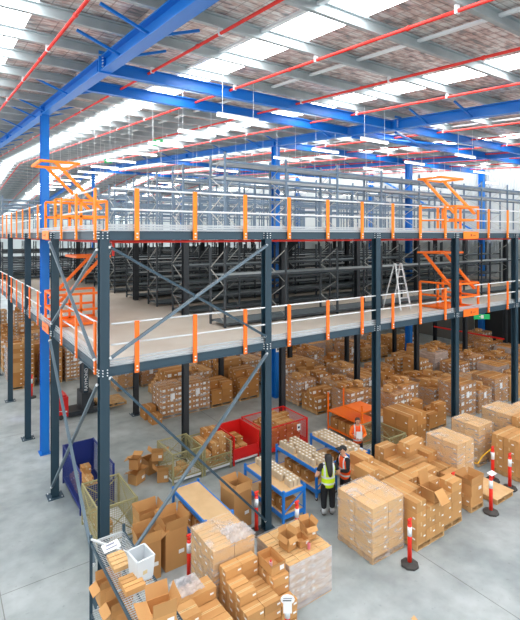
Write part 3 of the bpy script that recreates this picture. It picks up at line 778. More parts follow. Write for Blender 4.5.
rc = cage(9.55, 13.5, 1.95, 1.45, 1.0, 'r', M_red, 'large red wire mesh cage stacked with small brown cartons', th=.006, base=M_red)
MB().box(1.45, -.04, .62, 1.6, -.03, .86).box(1.48, -.042, .7, 1.57, -.04, .78, 1).build('notice', [M_paper, M_ink], rc)
filler(9.66, 13.65, .172, 5, 4, [2, 3, 3, 2, 3, 3, 4, 3, 4, 4, 4, 3, 4, 4, 4, 4, 3, 3, 4, 3], .33, .32, .2, 'small brown carton inside the large red mesh cage', 'cartons in the large red mesh cage')
cage(3.38, 13.65, .92, 2.1, 1.2, 'n', M_navy, 'navy blue panelled cage beside the left side column', solid=('n', 's'), th=.006, base=M_navy, lowfront=True, front=.75)
filler(3.5, 13.9, .172, 2, 5, [3, 1, 2, 2, 1, 1, 1, 0, 1, 2], .3, .32, .2, 'small carton in the navy cage', 'cartons in the navy cage')
cage(3.32, 11.75, .98, 1.45, 1.1, 'k', M_khaki, 'khaki wire mesh cage just behind the front corner column', th=.006)
filler(3.45, 11.9, .172, 1, 4, [2, 3, 2, 1], .3, .3, .2, 'small carton in the khaki cage behind the corner column', 'cartons in the corner khaki cage')
cage(12.65, 10.6, .85, 1.35, .95, 'k', M_khaki, 'khaki wire mesh cage in front of the large carton stack', th=.006)

# ------------------------------------------------------------------ packing tables
def table(x, y, w, l, h, label, shelfz=.3):
    t = empty('packing_table', (x, y, 0), label, 'table', 'blue framed packing tables')
    for px in (0, w):
        for py in (0, l):
            lg = MB().box(px-.03, py-.03, .1, px+.03, py+.03, h+.06).build('leg', M_tblue, t)
            mb = MB(); mb.tube((px-.015, py, .05), (px+.015, py, .05), .05, 10); mb.box(px-.02, py-.02, .05, px+.02, py+.02, .1, 1); mb.build('castor', [M_rubber, M_galv], lg)
    for z, nm in ((h, 'top_frame'), (shelfz, 'shelf_frame')):
        mb = MB()
        for a, b_ in (((0,0),(w,0)), ((w,0),(w,l)), ((w,l),(0,l)), ((0,l),(0,0))): mb.bar((*a, z-.05), (*b_, z-.05), .04, .1)
        mb.build(nm, M_tblue, t)
    MB().box(.02, .02, h-.02, w-.02, l-.02, h).build('table_top', M_ply, t)
    MB().box(.02, .02, shelfz-.02, w-.02, l-.02, shelfz).build('lower_shelf', M_ply, t)
    MB().bar((0, 0, .35), (w, 0, h-.1), .03).build('diagonal_brace', M_tblue, t)
    return t
table(5.38, 10.05, .75, 1.85, .9, 'empty blue packing table with a bare plywood top, nearest the corner column')
table(7.7, 10.0, .72, 1.88, .9, 'blue packing table beside the second front column, one row of packs on top')
table(9.27, 10.45, .78, 1.95, .9, 'blue packing table before the woman in yellow, covered in packs')
table(10.75, 10.4, .7, 2.0, .9, 'blue packing table crowded with pale packs, left of the third column')
PK = MB().box(0, 0, 0, .1, .13, .17).box(.03, .04, .17, .07, .09, .18, 1).mesh('pack', [M_pack, M_label])
PK2 = MB().box(0, 0, 0, .13, .15, .09).box(.03, .03, .09, .09, .1, .093, 1).mesh('pack', [M_pack, M_label])
def packs(x, y, z, nx, ny, dx, dy, me, label, group, skip=.0, two=0):
    for i in range(nx):
        for j in range(ny):
            if random.random() < skip: continue
            tag(put('pack', me, None, (x+i*dx+random.uniform(-.008, .008), y+j*dy+random.uniform(-.008, .008), z+.001), random.uniform(-.04, .04)), label, 'pack', group)
packs(8.02, 10.1, .9, 3, 12, .12, .145, PK, 'small beige pack in the row on the table beside the second front column', 'packs on the second table', .05)
packs(9.33, 10.5, .9, 5, 12, .14, .155, PK, 'small beige pack among the rows on the table before the woman in yellow', 'packs on the third table', .12)
packs(10.8, 10.75, .9, 4, 10, .155, .165, PK2, 'flat pale pack among those spread on the table left of the third column', 'packs on the fourth table', .06)
for i, (x, y) in enumerate(((10.95, 10.48), (11.2, 10.5), (11.1, 10.62))):
    tag(MB().tube((0,0,0), (0,0,.1), .05, 12).tube((0,0,.1), (0,0,.115), .053, 12, 1).build('white_tub', [M_white, M_label], None, (x, y, .901)), 'round white tub at the near end of the fourth table, %s' % ('left', 'right', 'middle')[i], 'tub')
for (x, y, lb, gp, n) in ((5.45, 10.15, 'brown carton on the lower shelf of the bare plywood table', 'cartons under the first table', 4), (7.78, 10.1, 'brown carton on the lower shelf of the table beside the second column', 'cartons under the second table', 3), (9.35, 10.9, 'brown carton on the lower shelf of the table before the woman in yellow', 'cartons under the third table', 3), (10.82, 10.5, 'brown carton on the lower shelf of the table left of the third column', 'cartons under the fourth table', 3)):
    for k in range(n): single(x, y+.42*k, .301, .45, .36, .3, lb, gp, 1)
tag(MB().tube((0,0,0),(0,0,.1),.03,8).build('cup', M_red, None, (9.62, 10.98, 1.09)), 'small red item on the packs before the woman in yellow', 'object') if False else None
# orange shelf trolley
t = empty('shelf_trolley', (12.95, 12.1, 0), 'orange shelf trolley stacked with brown cartons behind the third packing table row', 'trolley')
for px in (0, .85):
    for py in (0, 1.8): MB().box(px-.025, py-.025, 0, px+.025, py+.025, 1.55).build('post', M_orange2, t)
for z in (.2, .85, 1.3):
    MB().box(0, 0, z-.05, .85, 1.8 if z < 1.2 else .9, z).build('shelf', M_orange2, t)
for k in range(4): single(13.0, 12.14+.43*k, .851 if k < 0 else .201, .5, .4, .4, 'brown carton on the bottom shelf of the orange trolley', 'cartons on the orange trolley', 1)

# ------------------------------------------------------------------ bollards
def bollard(x, y, label, sign=None):
    t = empty('bollard', (x, y, 0), label, 'bollard', 'red and white T-top bollards')
    mb = MB()
    pr = [(.21*math.cos(k*PI/4+PI/8), .21*math.sin(k*PI/4+PI/8)) for k in range(8)]
    i = len(mb.v)
    for z, sc in ((0, 1.), (.05, 1.), (.09, .45)):
        for a, b_ in pr: mb.v.append((a*sc, b_*sc, z))
    for r in range(2):
        for k in range(8):
            k2 = (k+1) % 8; mb.f.append((r*8+k, r*8+k2, r*8+8+k2, r*8+8+k)); mb.m.append(0)
    mb.f.append(tuple(range(7,-1,-1))); mb.m.append(0); mb.f.append(tuple(range(16,24))); mb.m.append(0)
    mb.build('rubber_base', M_rubber, t)
    MB().tube((0,0,.08), (0,0,1.0), .052, 16, r2=.048).tube((0,0,1.0), (0,0,1.06), .048, 16, r2=.03).tube((0,0,1.06), (0,0,1.1), .03, 12).build('post', M_poly, t, smooth=True)
    MB().tube((-.06,0,1.08), (.06,0,1.08), .025, 10).build('handle', M_poly, t)
    MB().tube((0,0,.7), (0,0,.92), .0535, 16).build('reflective_band', M_refl, t, smooth=True)
    if sign:
        sg = MB(); sg.prism([(.13*math.cos(k*PI/8), .09*math.sin(k*PI/8)) for k in range(16)], (0, -.06, 1.08), (0, -.075, 1.08)); o = sg.build('sign_disc', M_paper, t); o.rotation_euler[2] = -.61
        o2 = MB().box(-.09, -.078, 1.055, .07, -.076, 1.075).box(-.08, -.078, 1.1, .08, -.076, 1.11).build('printed_text', M_ink, o)
        o3 = MB().box(-.08, -.065, .82, .08, -.055, 1.0).build('paper_bag', M_paper, t); o3.rotation_euler[2] = -.61
    return t
bl = [(4.72, 9.6, 'red and white bollard between the tall open cartons and the wrapped load'), (6.96, 10.2, 'red and white bollard left of the second front column foot'),
      (7.55, 9.25, 'red and white bollard behind the silvery wrapped load, right of the second column'), (5.42, 6.92, 'red bollard with a white sign at the bottom edge'),
      (9.27, 7.15, 'red and white bollard in the open floor beside the uneven stack'), (12.0, 10.25, 'red and white bollard peeping out behind the stacks before the khaki cage'),
      (12.1, 7.85, 'red and white bollard half buried among the right stacks'), (12.9, 7.2, 'red and white bollard with a paper on top by the plywood pallet'),
      (14.62, 8.1, 'red and white bollard holding the yellow chain'), (14.6, 7.55, 'rightmost red and white bollard, behind the plywood pallet')]
for i, (x, y, lb) in enumerate(bl): bollard(x, y, lb, sign=(i == 3))
mb = MB(); pts = [(14.62, 8.15, 1.0), (14.5, 8.37, .72), (14.25, 8.38, .55), (14.22, 8.75, .48), (14.22, 9.3, .55)]
for a, b_ in zip(pts, pts[1:]): mb.tube(a, b_, .02, 6)
tag(mb.build('plastic_chain', M_yellow), 'yellow chain hanging from the bollard beside the wrapped loads', 'chain')
tag(MB().slab([(12.78, 7.1, 1.1), (13.02, 7.08, 1.12), (13.06, 7.26, 1.13), (12.82, 7.28, 1.11)], .004).build('paper_sheet', M_paper), 'white paper resting on the bollard by the plywood pallet', 'paper')
tag(MB().slab([(0,0,0), (.12,.03,0), (.16,.2,.01), (.04,.18,.01)], .004).build('cardboard_scrap', M_kraftl, None, (7.95, 5.95, .002)), 'small cardboard scrap lying on the open concrete floor', 'scrap')

# ------------------------------------------------------------------ wire rack, left foreground
t = empty('wire_rack', (2.5, 6.3, 0), 'chrome wire shelving rack with slate posts at the bottom left', 'rack')
for px in (0, .64):
    for py in (.0, 3.02): MB().box(px-.025, py-.025, 0, px+.025, py+.025, 2.02).build('post', M_frame, t)
for z in (.55, 1.1, 1.9):
    mb = MB()
    mb.bar((0, 0, z-.03), (0, 3.02, z-.03), .03, .06, 1); mb.bar((.64, 0, z-.03), (.64, 3.02, z-.03), .03, .06, 1)
    for yy in (0, 1.5, 3.02): mb.bar((0, yy, z-.02), (.64, yy, z-.02), .03, .03)
    for k in range(1, 60): mb.box(0, k*.05-.004, z-.008, .64, k*.05+.004, z)
    for k in range(1, 13): mb.box(k*.05-.002, 0, z-.01, k*.05+.002, 3.02, z-.006)
    mb.build('wire_shelf', [mat('chrome_wire', s(205, 212, 215), .35, .3), M_frame], t)
MB().bar((0.0, 3.0, 1.96), (.64, 1.9, 1.96), .03).build('cross_bar', M_galv, t)
# crate on top
def crate(x, y, z, rz):
    t = empty('plastic_crate', (x, y, z), 'tall translucent white plastic crate standing on the wire rack', 'crate', rz=rz)
    bm = MB(); w, d, h, tp = .27, .34, .36, .025
    for (a, b_, c, e) in (((0,0),(w,0),(-tp,-tp),(w+tp,-tp)), ((w,0),(w,d),(w+tp,-tp),(w+tp,d+tp)), ((w,d),(0,d),(w+tp,d+tp),(-tp,d+tp)), ((0,d),(0,0),(-tp,d+tp),(-tp,-tp))):
        bm.slab([(*a,0), (*b_,0), (*e,h), (*c,h)], .008)
    bm.slab([(0,0,0),(w,0,0),(w,d,0),(0,d,0)], .01)
    bm.build('tub', M_crate, t)
    rm = MB(); 
    for a, b_ in (((-tp,-tp),(w+tp,-tp)), ((w+tp,-tp),(w+tp,d+tp)), ((w+tp,d+tp),(-tp,d+tp)), ((-tp,d+tp),(-tp,-tp))): rm.bar((*a,h), (*b_,h), .03, .02)
    rm.build('rim', M_crate, t)
    MB().box(.09, -.024, h-.09, .19, -.016, h-.06).build('handle_slot', M_ink, t)
    MB().box(.08, -.02, h*.3, .16, -.012, h*.66).build('worn_sticker', mat('tan_sticker', s(214, 196, 150), .6), t)
crate(2.86, 7.75, 1.905, .1)
open_box(2.66, 6.6, 1.905, .36, .4, .24, 'open brown carton on top of the wire rack, flap raised toward camera', fl=.2, ang=(0, 20, 30, 80), rz=-.12)
for k in range(4):
    tag(put('flat_carton_bundle', MB().box(0, 0, 0, .3, .1, .07).box(.1, 0, .07, .12, .1, .072, 1).box(.2, 0, .07, .22, .1, .072, 1).mesh('flat_carton_bundle', [M_kraftl, M_tape]), None, (2.6, 8.2+.12*k, 1.905)), 'bundle of flat brown mailers on the wire rack, %s from the camera' % ORD[k], 'mailers', 'flat mailer bundles on the wire rack')
    tag(put('flat_carton_bundle', MB().box(0, 0, 0, .34, .085, .09).mesh('flat_carton_bundle', M_kraft), None, (2.58, 7.55+.1*k, 1.905)), 'bundle of small flat mailers beside the white crate, %s from the camera' % ORD[k], 'mailers', 'small mailer bundles by the crate')
t = empty('paper_sign', (2.58, 8.7, 1.98), 'white paper sign with printed lines lying on the mailers', 'sign', rz=.15)
MB().slab([(0,0,0), (.32,0,0), (.32,.16,.06), (0,.16,.06)], .004).build('sheet', M_paper, t)
MB().slab([(.08,.1,.043), (.24,.1,.043), (.24,.13,.054), (.08,.13,.054)], .004).slab([(.05,.04,.02), (.27,.04,.02), (.27,.06,.028), (.05,.06,.028)], .004).build('printed_text', mat('grey_ink', s(130, 135, 155)), t)
for k in range(4):
    open_box(2.46, 6.7+.62*k, 1.105, .36, .3, .34, 'open brown carton on the second rack shelf, flap hanging outside, %s from camera' % ORD[k], 'open cartons on the second rack shelf', fl=.15, ang=(10, 10, 10, 120))

# ------------------------------------------------------------------ forklift
t = empty('pallet_stacker', (4.2, 21.6, 0), 'red and black reach truck with tall mast parked behind the left columns', 'forklift')
MB().box(0, -.4, .08, .55, .4, .92).box(.06, -.36, .92, .48, .36, 1.0).build('red_body', M_red, t)
MB().slab([(.05,-.405,.4),(.5,-.405,.27),(.5,-.405,.33)], .004).build('body_stripe', M_paper, t)
MB().box(.55, -.45, .06, 1.5, .45, .25).box(1.5, -.45, .05, 2.3, -.32, .22).box(1.5, .32, .05, 2.3, .45, .22).build('chassis', M_black, t)
for sy in (-.3, .3):
    MB().box(1.2, sy-.05, .1, 1.4, sy+.05, 2.6).build('mast_rail', M_post, t)
MB().box(1.25, -.3, 2.3, 1.35, .3, 2.42).box(1.25, -.3, 1.2, 1.35, .3, 1.3).box(1.22, -.15, .2, 1.3, .15, 2.2).build('mast_cross_member', M_black, t)
MB().box(1.1, -.44, .2, 1.6, .44, .95).build('carriage', M_black, t)
for sy in (-.2, .2): MB().box(1.6, sy-.06, .12, 2.7, sy+.06, .16).build('fork', M_black, t)
for (wx, wy) in ((.25, -.4), (.25, .4), (2.1, -.38), (2.1, .38)): MB().tube((wx, wy-.06, .1), (wx, wy+.06, .1), .1, 12).build('wheel', M_rubber, t)
MB().bar((1.0, -.3, 2.25), (1.3, -.3, 2.4), .14, .06).build('camera_bracket', M_galv, t)
MB().box(1.21, -.357, 1.1, 1.39, -.352, 1.95).build('name_plate', M_post, t)
cu = bpy.data.curves.new('mast_lettering', 'FONT'); cu.body = 'RAYMOND'; cu.size = .2; cu.extrude = .002; cu.align_x = 'CENTER'; cu.align_y = 'CENTER'
cu.materials.append(M_paper)
tx0 = bpy.data.objects.new('lettering_source', cu); COL.objects.link(tx0); bpy.context.view_layer.update()
tm = bpy.data.meshes.new_from_object(tx0.evaluated_get(bpy.context.evaluated_depsgraph_get())); bpy.data.objects.remove(tx0)
tx = bpy.data.objects.new('mast_lettering', tm); COL.objects.link(tx); tx.parent = t; tx.location = (1.3, -.362, 1.52); tx.rotation_euler = (PI/2, -PI/2, 0)
tag(put('pallet', pallet_mesh(1.17, 1.17), None, (6.05, 21.02, 0.17)) , 'empty wooden pallet held on the forks of the reach truck', 'pallet')

# ------------------------------------------------------------------ storage rows under the mezzanine
def bgload(x, y, r, c, near, region):
    k = random.random()
    nx, ny = random.choice(((2,3),(3,2),(3,3),(2,2)))
    ch = random.choice((.2, .24, .28, .33)); n = max(2, int(random.uniform(.75, 1.45)*(1.7 if y > 26 and x < 13 else 1.)/ch))
    sh = random.choice((0, 1, 1, 1))
    w, l = random.uniform(1.02, 1.15), random.uniform(1.02, 1.15)
    x += random.uniform(0, .05); y += random.uniform(0, .04)
    pos = '%s row %s, %s from the left' % (ORD[r], region, ORD[c])
    if k < .62:
        stack(x, y, w, l, nx, ny, ch, n, wrapped=True, shade=random.choice((0, 1, 1)), lab=random.choice((3, 7, 5)), thick=random.random() < .2,
              wlabel='wrapped brown carton load, ' + pos, group='wrapped loads %s' % region, top=random.random() < .4)
        if random.random() < .55:
            for q in range(random.choice((1, 2, 2, 3))):
                single(x+.08+.33*q, y+random.uniform(.05, .5), .146+n*ch+.03, random.uniform(.24, .3), random.uniform(.3, .42), random.uniform(.14, .28),
                       'brown carton laid on top of a wrapped load, ' + region, 'cartons on top of wrapped loads ' + region, random.choice((0, 1)), random.uniform(-.25, .25), 3)
    else:
        h = [[max(1, n-random.choice((0, 0, 0, 1, 1, 2))) for _ in range(nx)] for _ in range(ny)]
        st = False
        stack(x, y, w, l, nx, ny, ch, h, 'brown carton stacked in the ' + pos, 'cartons in the ' + pos, sh, stuff=st, lab=random.choice((3, 7)),
              plabel='pallet of loose brown cartons, ' + pos)
def bay_x(k): return [CX[k]+.25+1.3*i for i in range(3)]
# first row beyond the aisle, measured
xs = [7.95, 9.15, 10.35, 11.85, 14.1, 15.4]
kinds = [(1,5,.23,1),(1,5,.23,1),(0,3,.3,1),(0,4,.3,1),(1,4,.3,1),(0,4,.28,1)]
for i, (x, kd) in enumerate(zip(xs, kinds)):
    if kd[0]: stack(x, 18.75, 1.1, 1.1, 3, 3, kd[2], kd[1], wrapped=True, shade=1, lab=7, wlabel='grey film wrapped load with white labels in the row beyond the aisle, %s from left' % ORD[i], group='loads beyond the aisle')
    else: stack(x, 18.75, 1.1, 1.1, 2, 3, kd[2], [[kd[1]-1, kd[1]]]+[[kd[1], kd[1]]]*2, 'orange-brown carton in the row beyond the aisle, %s pile from the left' % ORD[i], 'cartons beyond the aisle, %s pile' % ORD[i], 1, plabel='pallet of cartons in the row beyond the aisle, %s from the left' % ORD[i])
single(7.35, 19.1, 0, .5, .6, .5, 'brown carton on the floor left of the row beyond the aisle, larger one', None, 1)
single(7.4, 18.45, 0, .45, .5, .35, 'brown carton on the floor left of the row beyond the aisle, nearer one', None, 1)
r = 0
for y in (11.5, 12.8):
    for c, x in enumerate([16.1, 18.25, 19.6, 21.0, 22.3, 23.6, 24.95, 26.3, 27.6, 28.95]):
        bgload(x, y, r, c, True, 'right of the khaki cage')
    r += 1
r = 0
for y in (12.5, 13.75):
    for c, x in enumerate([14.0, 14.75+.5]):
        if y == 12.5 and c == 0: x = 13.98
        bgload(x, y + (0 if y > 13 else .0), r, c, True, 'just behind the orange trolley')
    r += 1
r = 0
for y in (14.05, 15.4, 16.7):
    for c, x in enumerate([13.7, 14.95, 16.5, 17.8, 19.2, 20.8, 22.1, 23.4, 24.9, 26.2, 27.5, 28.9]):
        if y < 15 and c < 3: continue
        bgload(x, y, r, c, x < 20, 'between trolley and aisle')
    r += 1
r = 0
for y in (20.25, 21.5, 23.4, 25.3, 26.6, 28.3, 30.4, 31.7, 33.2, 36, 38.5):
    c = 0
    for k in range(0, 7):
        for x in bay_x(k)[:(3 if k < 6 else 1)]:
            if x > 26: continue
            if x < 7.2 and y < 25.5: continue
            if k == 2 and y < 21: pass
            if x < 8.4 and y < 22.5: continue
            if r > 5 and x > 12: continue
            bgload(x, y, r, c, y < 24, 'far beyond the aisle'); c += 1
    r += 1
stack(7.3, 23.4, .95, 1.0, 2, 2, .3, 4, 'orange-brown carton of the stack right of the reach truck', 'cartons right of the reach truck', 1, plabel='pallet under the cartons right of the reach truck') if False else None
SPEC.sort(key=lambda q: (-q[0], q[1]))
for q in SPEC[:300]:
    o = put('carton', q[2], None, q[3]); o.rotation_euler = q[4]; tag(o, q[5], 'box', q[6])
SM = [M_kraft, M_kraftd, M_kraftl, M_tape, M_label, M_seam]
for q in SPEC[300:]:
    me = q[2]; i0 = len(STUFF.v); R3 = Matrix.Rotation(q[4][2], 3, 'Z'); L3 = Vector(q[3])
    STUFF.v += [tuple(R3 @ v.co + L3) for v in me.vertices]
    b0 = {'kraft': 0, 'kraft_deep': 1, 'kraft_light': 2}[me.materials[0].name]
    if b0 < 2 and random.random() < .3: b0 = 1-b0
    for p in me.polygons:
        STUFF.f.append(tuple(i0+a for a in p.vertices)); STUFF.m.append(b0 if p.material_index == 0 else 2+p.material_index)
tag(STUFF.build('carton', SM), 'mass of further loose brown cartons on the far pallets and inside the cages', 'box', 'further loose cartons', 'stuff')
# traffic bollards near far left
bollard(3.9, 24.9, 'red bollard beside the far left column')
# end wall features
mb = MB().box(XW-.1, 14.6, 0, XW-.02, 19.0, 4.2); struct('door_1', mb, M_dark, 'dark roller doorway in the end wall', 'door')
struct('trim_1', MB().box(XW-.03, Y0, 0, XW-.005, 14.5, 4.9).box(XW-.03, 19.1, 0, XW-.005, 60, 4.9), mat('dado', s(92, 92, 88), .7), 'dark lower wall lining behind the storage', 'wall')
exit_sign((25.9, 15.0, 3.0), 'green exit sign hanging under the lower deck at the right', hang=False, w=.9)
tag(MB().bar((28.55, 15.1, 1.5), (28.55, 20.0, 1.5), .05, .09).build('barrier_rail', M_red), 'red horizontal barrier rail between two far posts at the right, under the lower deck', 'barrier')

# ------------------------------------------------------------------ people
def skin_mesh(name, joints, edges, mats, root=0, lv=2, flat=None):
    me = bpy.data.meshes.new(name); me.from_pydata([j[:3] for j in joints], edges, [])
    o = bpy.data.objects.new(name, me); COL.objects.link(o)
    md = o.modifiers.new('s', 'SKIN'); md.use_smooth_shade = True
    for i, j in enumerate(joints):
        me.skin_vertices[0].data[i].radius = (j[3], j[4] if len(j) > 4 else j[3])
    me.skin_vertices[0].data[root].use_root = True
    sb = o.modifiers.new('u', 'SUBSURF'); sb.levels = lv; sb.render_levels = lv
    bpy.context.view_layer.update()
    dg = bpy.context.evaluated_depsgraph_get(); ev = o.evaluated_get(dg)
    nm = bpy.data.meshes.new_from_object(ev); o.modifiers.clear(); o.data = nm; nm.name = name
    nm.materials.clear()
    for m in mats: nm.materials.append(m)
    for p in nm.polygons: p.use_smooth = True; p.material_index = 0
    if flat:
        for v in nm.vertices:
            if abs(v.co.x) < .24 and flat[0] < v.co.z < flat[1]: v.co.y *= flat[2]
    return o
def person(loc, yaw, h, label, vest, hair, arms, cap=False, longhair=False, sleeves=False, lean=.0, socks=False, wide=1.1, shirt=None):
    k = h/1.72
    t = empty('person', loc, label, 'person', rz=yaw)
    L = lean
    J = [(0,0,.95,.13,.11), (0,L*.3,1.12,.115,.1), (0,L*.7,1.3,.13,.105), (0,L,1.42,.09,.08), (0,L+.01,1.5,.05), (0,L+.03,1.56,.055),
         (0,L+.05,1.63,.078,.09), (0,L+.04,1.69,.05,.06)]
    E = [(0,1),(1,2),(2,3),(3,4),(4,5),(5,6),(6,7)]
    hands = []
    for sx, (el, wr) in zip((-1, 1), arms):
        i = len(J)
        J += [(sx*.16, L, 1.41, .058), (el[0], el[1], el[2], .042), (wr[0], wr[1], wr[2], .03)]
        d = (Vector(wr)-Vector(el)).normalized(); hp = Vector(wr)+d*.05; J.append((*hp, .034, .02)); hands.append((hp, d, sx, i+3))
        E += [(3, i), (i, i+1), (i+1, i+2), (i+2, i+3)]
    for sx in (-1, 1):
        i = len(J); J += [(sx*.09, 0, .88, .09), (sx*.1, .015, .5, .06), (sx*.1, 0, .1, .042), (sx*.1, .1, .05, .036), (sx*.1, .17, .035, .026)]
        E += [(0, i), (i, i+1), (i+1, i+2), (i+2, i+3), (i+3, i+4)]
    body = skin_mesh('body', J, E, [M_skin], flat=(.9, 1.46, .82))
    # fingers and face features joined to the one body mesh
    bm = bmesh.new(); bm.from_mesh(body.data)
    def capsule(p, q, r):
        mb = MB().tube(p, q, r, 8, r2=r*.8); vs = [bm.verts.new(v) for v in mb.v]
        for f_ in mb.f: 
            fc = bm.faces.new([vs[a] for a in f_]); fc.smooth = True
    for hp, d, sx, _ in hands:
        side = d.cross(Vector((0,0,1)))
        side = side.normalized() if side.length > .1 else Vector((0, 1, 0))
        dn = side.cross(d).normalized()
        if dn.z > 0: dn = -dn
        for q, ln in enumerate((.07, .08, .075, .058)):
            b0 = hp + side*(q-1.5)*.019 + d*.02; b1 = b0 + d*ln*.55; b2 = b1 + (d*.7+dn*.7).normalized()*ln*.5
            capsule(b0, b1, .0095); capsule(b1, b2, .0085)
        b0 = hp - side*.03*sx; b1 = b0 - side*.03*sx + d*.02; capsule(b0, b1, .011); capsule(b1, b1+d*.03, .009)
    capsule((0, L+.125, 1.635), (0, L+.158, 1.615), .012)
    for sx in (-1, 1): capsule((sx*.075, L+.045, 1.6), (sx*.085, L+.04, 1.65), .016)
    bm.to_mesh(body.data); bm.free(); body.parent = t
    MB().tube((-.032, L+.125, 1.645), (-.032, L+.135, 1.645), .012, 8).tube((.032, L+.125, 1.645), (.032, L+.135, 1.645), .012, 8).build('eyes', M_dark, t)
    MB().box(-.025, L+.12, 1.578, .025, L+.134, 1.588).build('mouth', mat('lips', s(168, 88, 82)), t)
    def skinpart(name, JJ, EE, m, flat=None, root=0):
        o = skin_mesh(name, JJ, EE, [m], root, flat=flat); o.parent = t; return o
    skinpart('trousers', [(0,0,1.0,.15,.13), (0,0,.92,.155,.135)] + [q for sx in (-1,1) for q in ((sx*.09,0,.85,.108), (sx*.1,.012,.5,.08), (sx*.1,.0,.2 if socks else .13,.068))],
             [(0,1),(1,2),(2,3),(3,4),(1,5),(5,6),(6,7)], M_cloth, flat=None)
    J2 = [(0,0,.86,.15,.13), (0,L*.3,1.14,.13,.115), (0,L*.7,1.3,.145,.12), (0,L,1.43,.1,.09), (0,L,1.47,.065)]
    E2 = [(0,1),(1,2),(2,3),(3,4)]
    for sx, (el, wr) in zip((-1, 1), arms):
        i = len(J2); S = Vector((sx*.165, L, 1.415)); e = Vector(el); w = Vector(wr)
        if sleeves: J2 += [(*S, .075), (*e, .058), (*(e*.15+w*.85), .045)]; E2 += [(3,i),(i,i+1),(i+1,i+2)]
        else: J2 += [(*S, .075), (*(S*.45+e*.55), .062)]; E2 += [(3,i),(i,i+1)]
    skinpart('shirt', J2, E2, shirt or M_cloth, flat=(.9, 1.46, .85))
    skinpart('hi_vis_vest', [(0,0,.8,.15,.14), (0,0,.88,.185,.17), (0,L*.3,1.1,.17,.155), (0,L*.7,1.3,.185,.155), (0,L,1.41,.145,.125), (-.13,L,1.455,.055), (.13,L,1.455,.055)], [(0,1),(1,2),(2,3),(3,4),(4,5),(4,6)], vest, flat=(.8, 1.5, .92))
    for sx in (-1, 1):
        skinpart('shoe', [(sx*.1,-.03,.06,.055,.05), (sx*.1,.08,.05,.05,.042), (sx*.1,.19,.04,.04,.034)], [(0,1),(1,2)], M_shoe)
        if socks: MB().tube((sx*.1,0,.08), (sx*.1,0,.22), .056, 12).build('sock', M_sock, t, smooth=True)
    if longhair:
        skinpart('hair', [(0,L+.01,1.74,.06), (0,L-.005,1.68,.1,.095), (0,L-.045,1.6,.1,.07), (0,L-.12,1.46,.085,.04), (0,L-.175,1.3,.07,.035), (0,L-.18,1.18,.035)], [(0,1),(1,2),(2,3),(3,4),(4,5)], hair)
    else:
        skinpart('hair', [(0,L+.0,1.72,.06), (0,L+.0,1.66,.09,.09), (0,L-.03,1.6,.07,.05)], [(0,1),(1,2)], hair)
    if cap:
        skinpart('cap', [(0,L+.03,1.765,.05), (0,L+.03,1.71,.1,.105), (0,L+.03,1.69,.1,.105)], [(0,1),(1,2)], M_dark)
        MB().prism([(-.08,0),(.08,0),(.075,.015),(-.075,.015)], (0,L+.1,1.69), (0,L+.22,1.675)).build('cap_peak', M_dark, t)
    t.scale = (k*wide, k*wide, k)
    return t
person((9.05, 9.72, 0), -.45, 1.7, 'woman with long black hair in a yellow hi-vis vest, seen from behind', M_vy, M_hair,
       (((-.3, -.02, 1.14), (-.2, .2, 1.05)), ((.28, .02, 1.13), (.2, .2, 1.05))), longhair=True, socks=True, wide=1.2)
person((9.74, 9.74, 0), 1.35, 1.74, 'man in a black cap and orange hi-vis vest facing the woman', M_vo, M_hair,
       (((-.24, .08, 1.15), (-.08, .3, 1.12)), ((.24, .08, 1.15), (.08, .3, 1.16))), cap=True, sleeves=True, lean=.04)
person((11.88, 11.3, 0), 2.5, 1.58, 'woman with brown hair in an orange hi-vis vest, holding papers, facing the camera', M_vo, M_brown,
       (((-.25, .05, 1.15), (-.12, .28, 1.1)), ((.25, .05, 1.15), (.12, .28, 1.12))), longhair=True, sleeves=True, shirt=M_orange2)
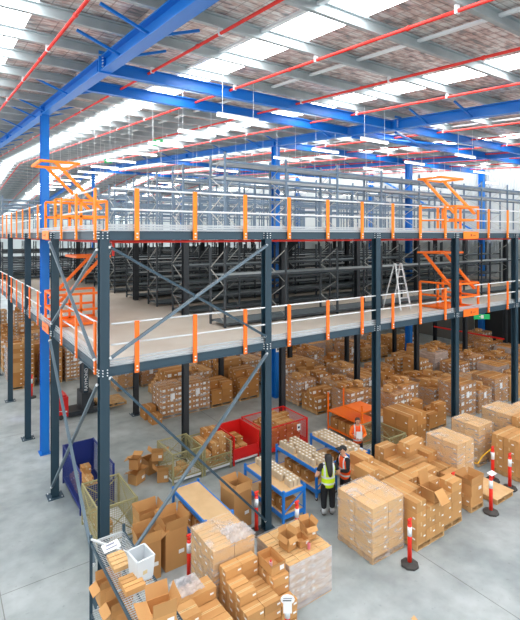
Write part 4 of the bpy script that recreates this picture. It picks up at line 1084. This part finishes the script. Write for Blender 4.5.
tag(MB().box(-.1, -.004, 0, .1, .004, .26).build('paper_sheets', M_paper, None, (11.72, 11.07, .98)), 'white papers held by the brown-haired woman', 'paper').rotation_euler[2] = -.6

# ------------------------------------------------------------------ light
w = bpy.data.worlds.new('daylight'); SC.world = w; w.use_nodes = True
w.node_tree.nodes['Background'].inputs['Color'].default_value = (.93, .97, 1, 1)
w.node_tree.nodes['Background'].inputs['Strength'].default_value = 1.1
def area(loc, sx, sy, power, col=(1, .98, .94)):
    l = bpy.data.lights.new('deck_fill', 'AREA'); l.shape = 'RECTANGLE'; l.size = sx; l.size_y = sy; l.energy = power; l.color = col
    o = bpy.data.objects.new('deck_fill', l); COL.objects.link(o); o.location = loc
for x in (8., 16.5, 25.):  # unseen fill lamps, added to brighten the space below each deck
    for y in (14., 23., 33.):
        area((x, y, 4.7), 6, 5, 75, (1, .95, .88)); area((x, y, 7.6), 6, 5, 70)
l = bpy.data.lights.new('truck_blue_spot', 'SPOT'); l.color = (.1, .1, 1); l.energy = 60; l.spot_size = math.radians(16); l.spot_blend = .4
o = bpy.data.objects.new('truck_blue_spot', l); COL.objects.link(o); o.location = (4.4, 21.5, 2.4)
d = Vector((3.0, 22.4, 0)) - o.location; o.rotation_euler = d.to_track_quat('-Z', 'Y').to_euler()

# ------------------------------------------------------------------ camera
cd = bpy.data.cameras.new('camera'); cam = bpy.data.objects.new('camera', cd); COL.objects.link(cam)
cd.sensor_fit = 'VERTICAL'; cd.sensor_height = 36; cd.lens = 471.5/620*36; cd.shift_y = -74.4/620
cd.clip_end = 300
cam.location = (0, 0, CAMZ); cam.rotation_euler = (PI/2, 0, -math.atan2(F[0], F[1]))
SC.camera = cam
SC.view_settings.view_transform = 'Standard'; SC.view_settings.look = 'None'; SC.view_settings.gamma = 1
SC.view_settings.exposure = 0.36
SC.cycles.transparent_max_bounces = 12; SC.cycles.max_bounces = 6
SC.cycles.use_denoising = True
print('CARTONS', len(SPEC), 'OBJECTS', len(bpy.data.objects))
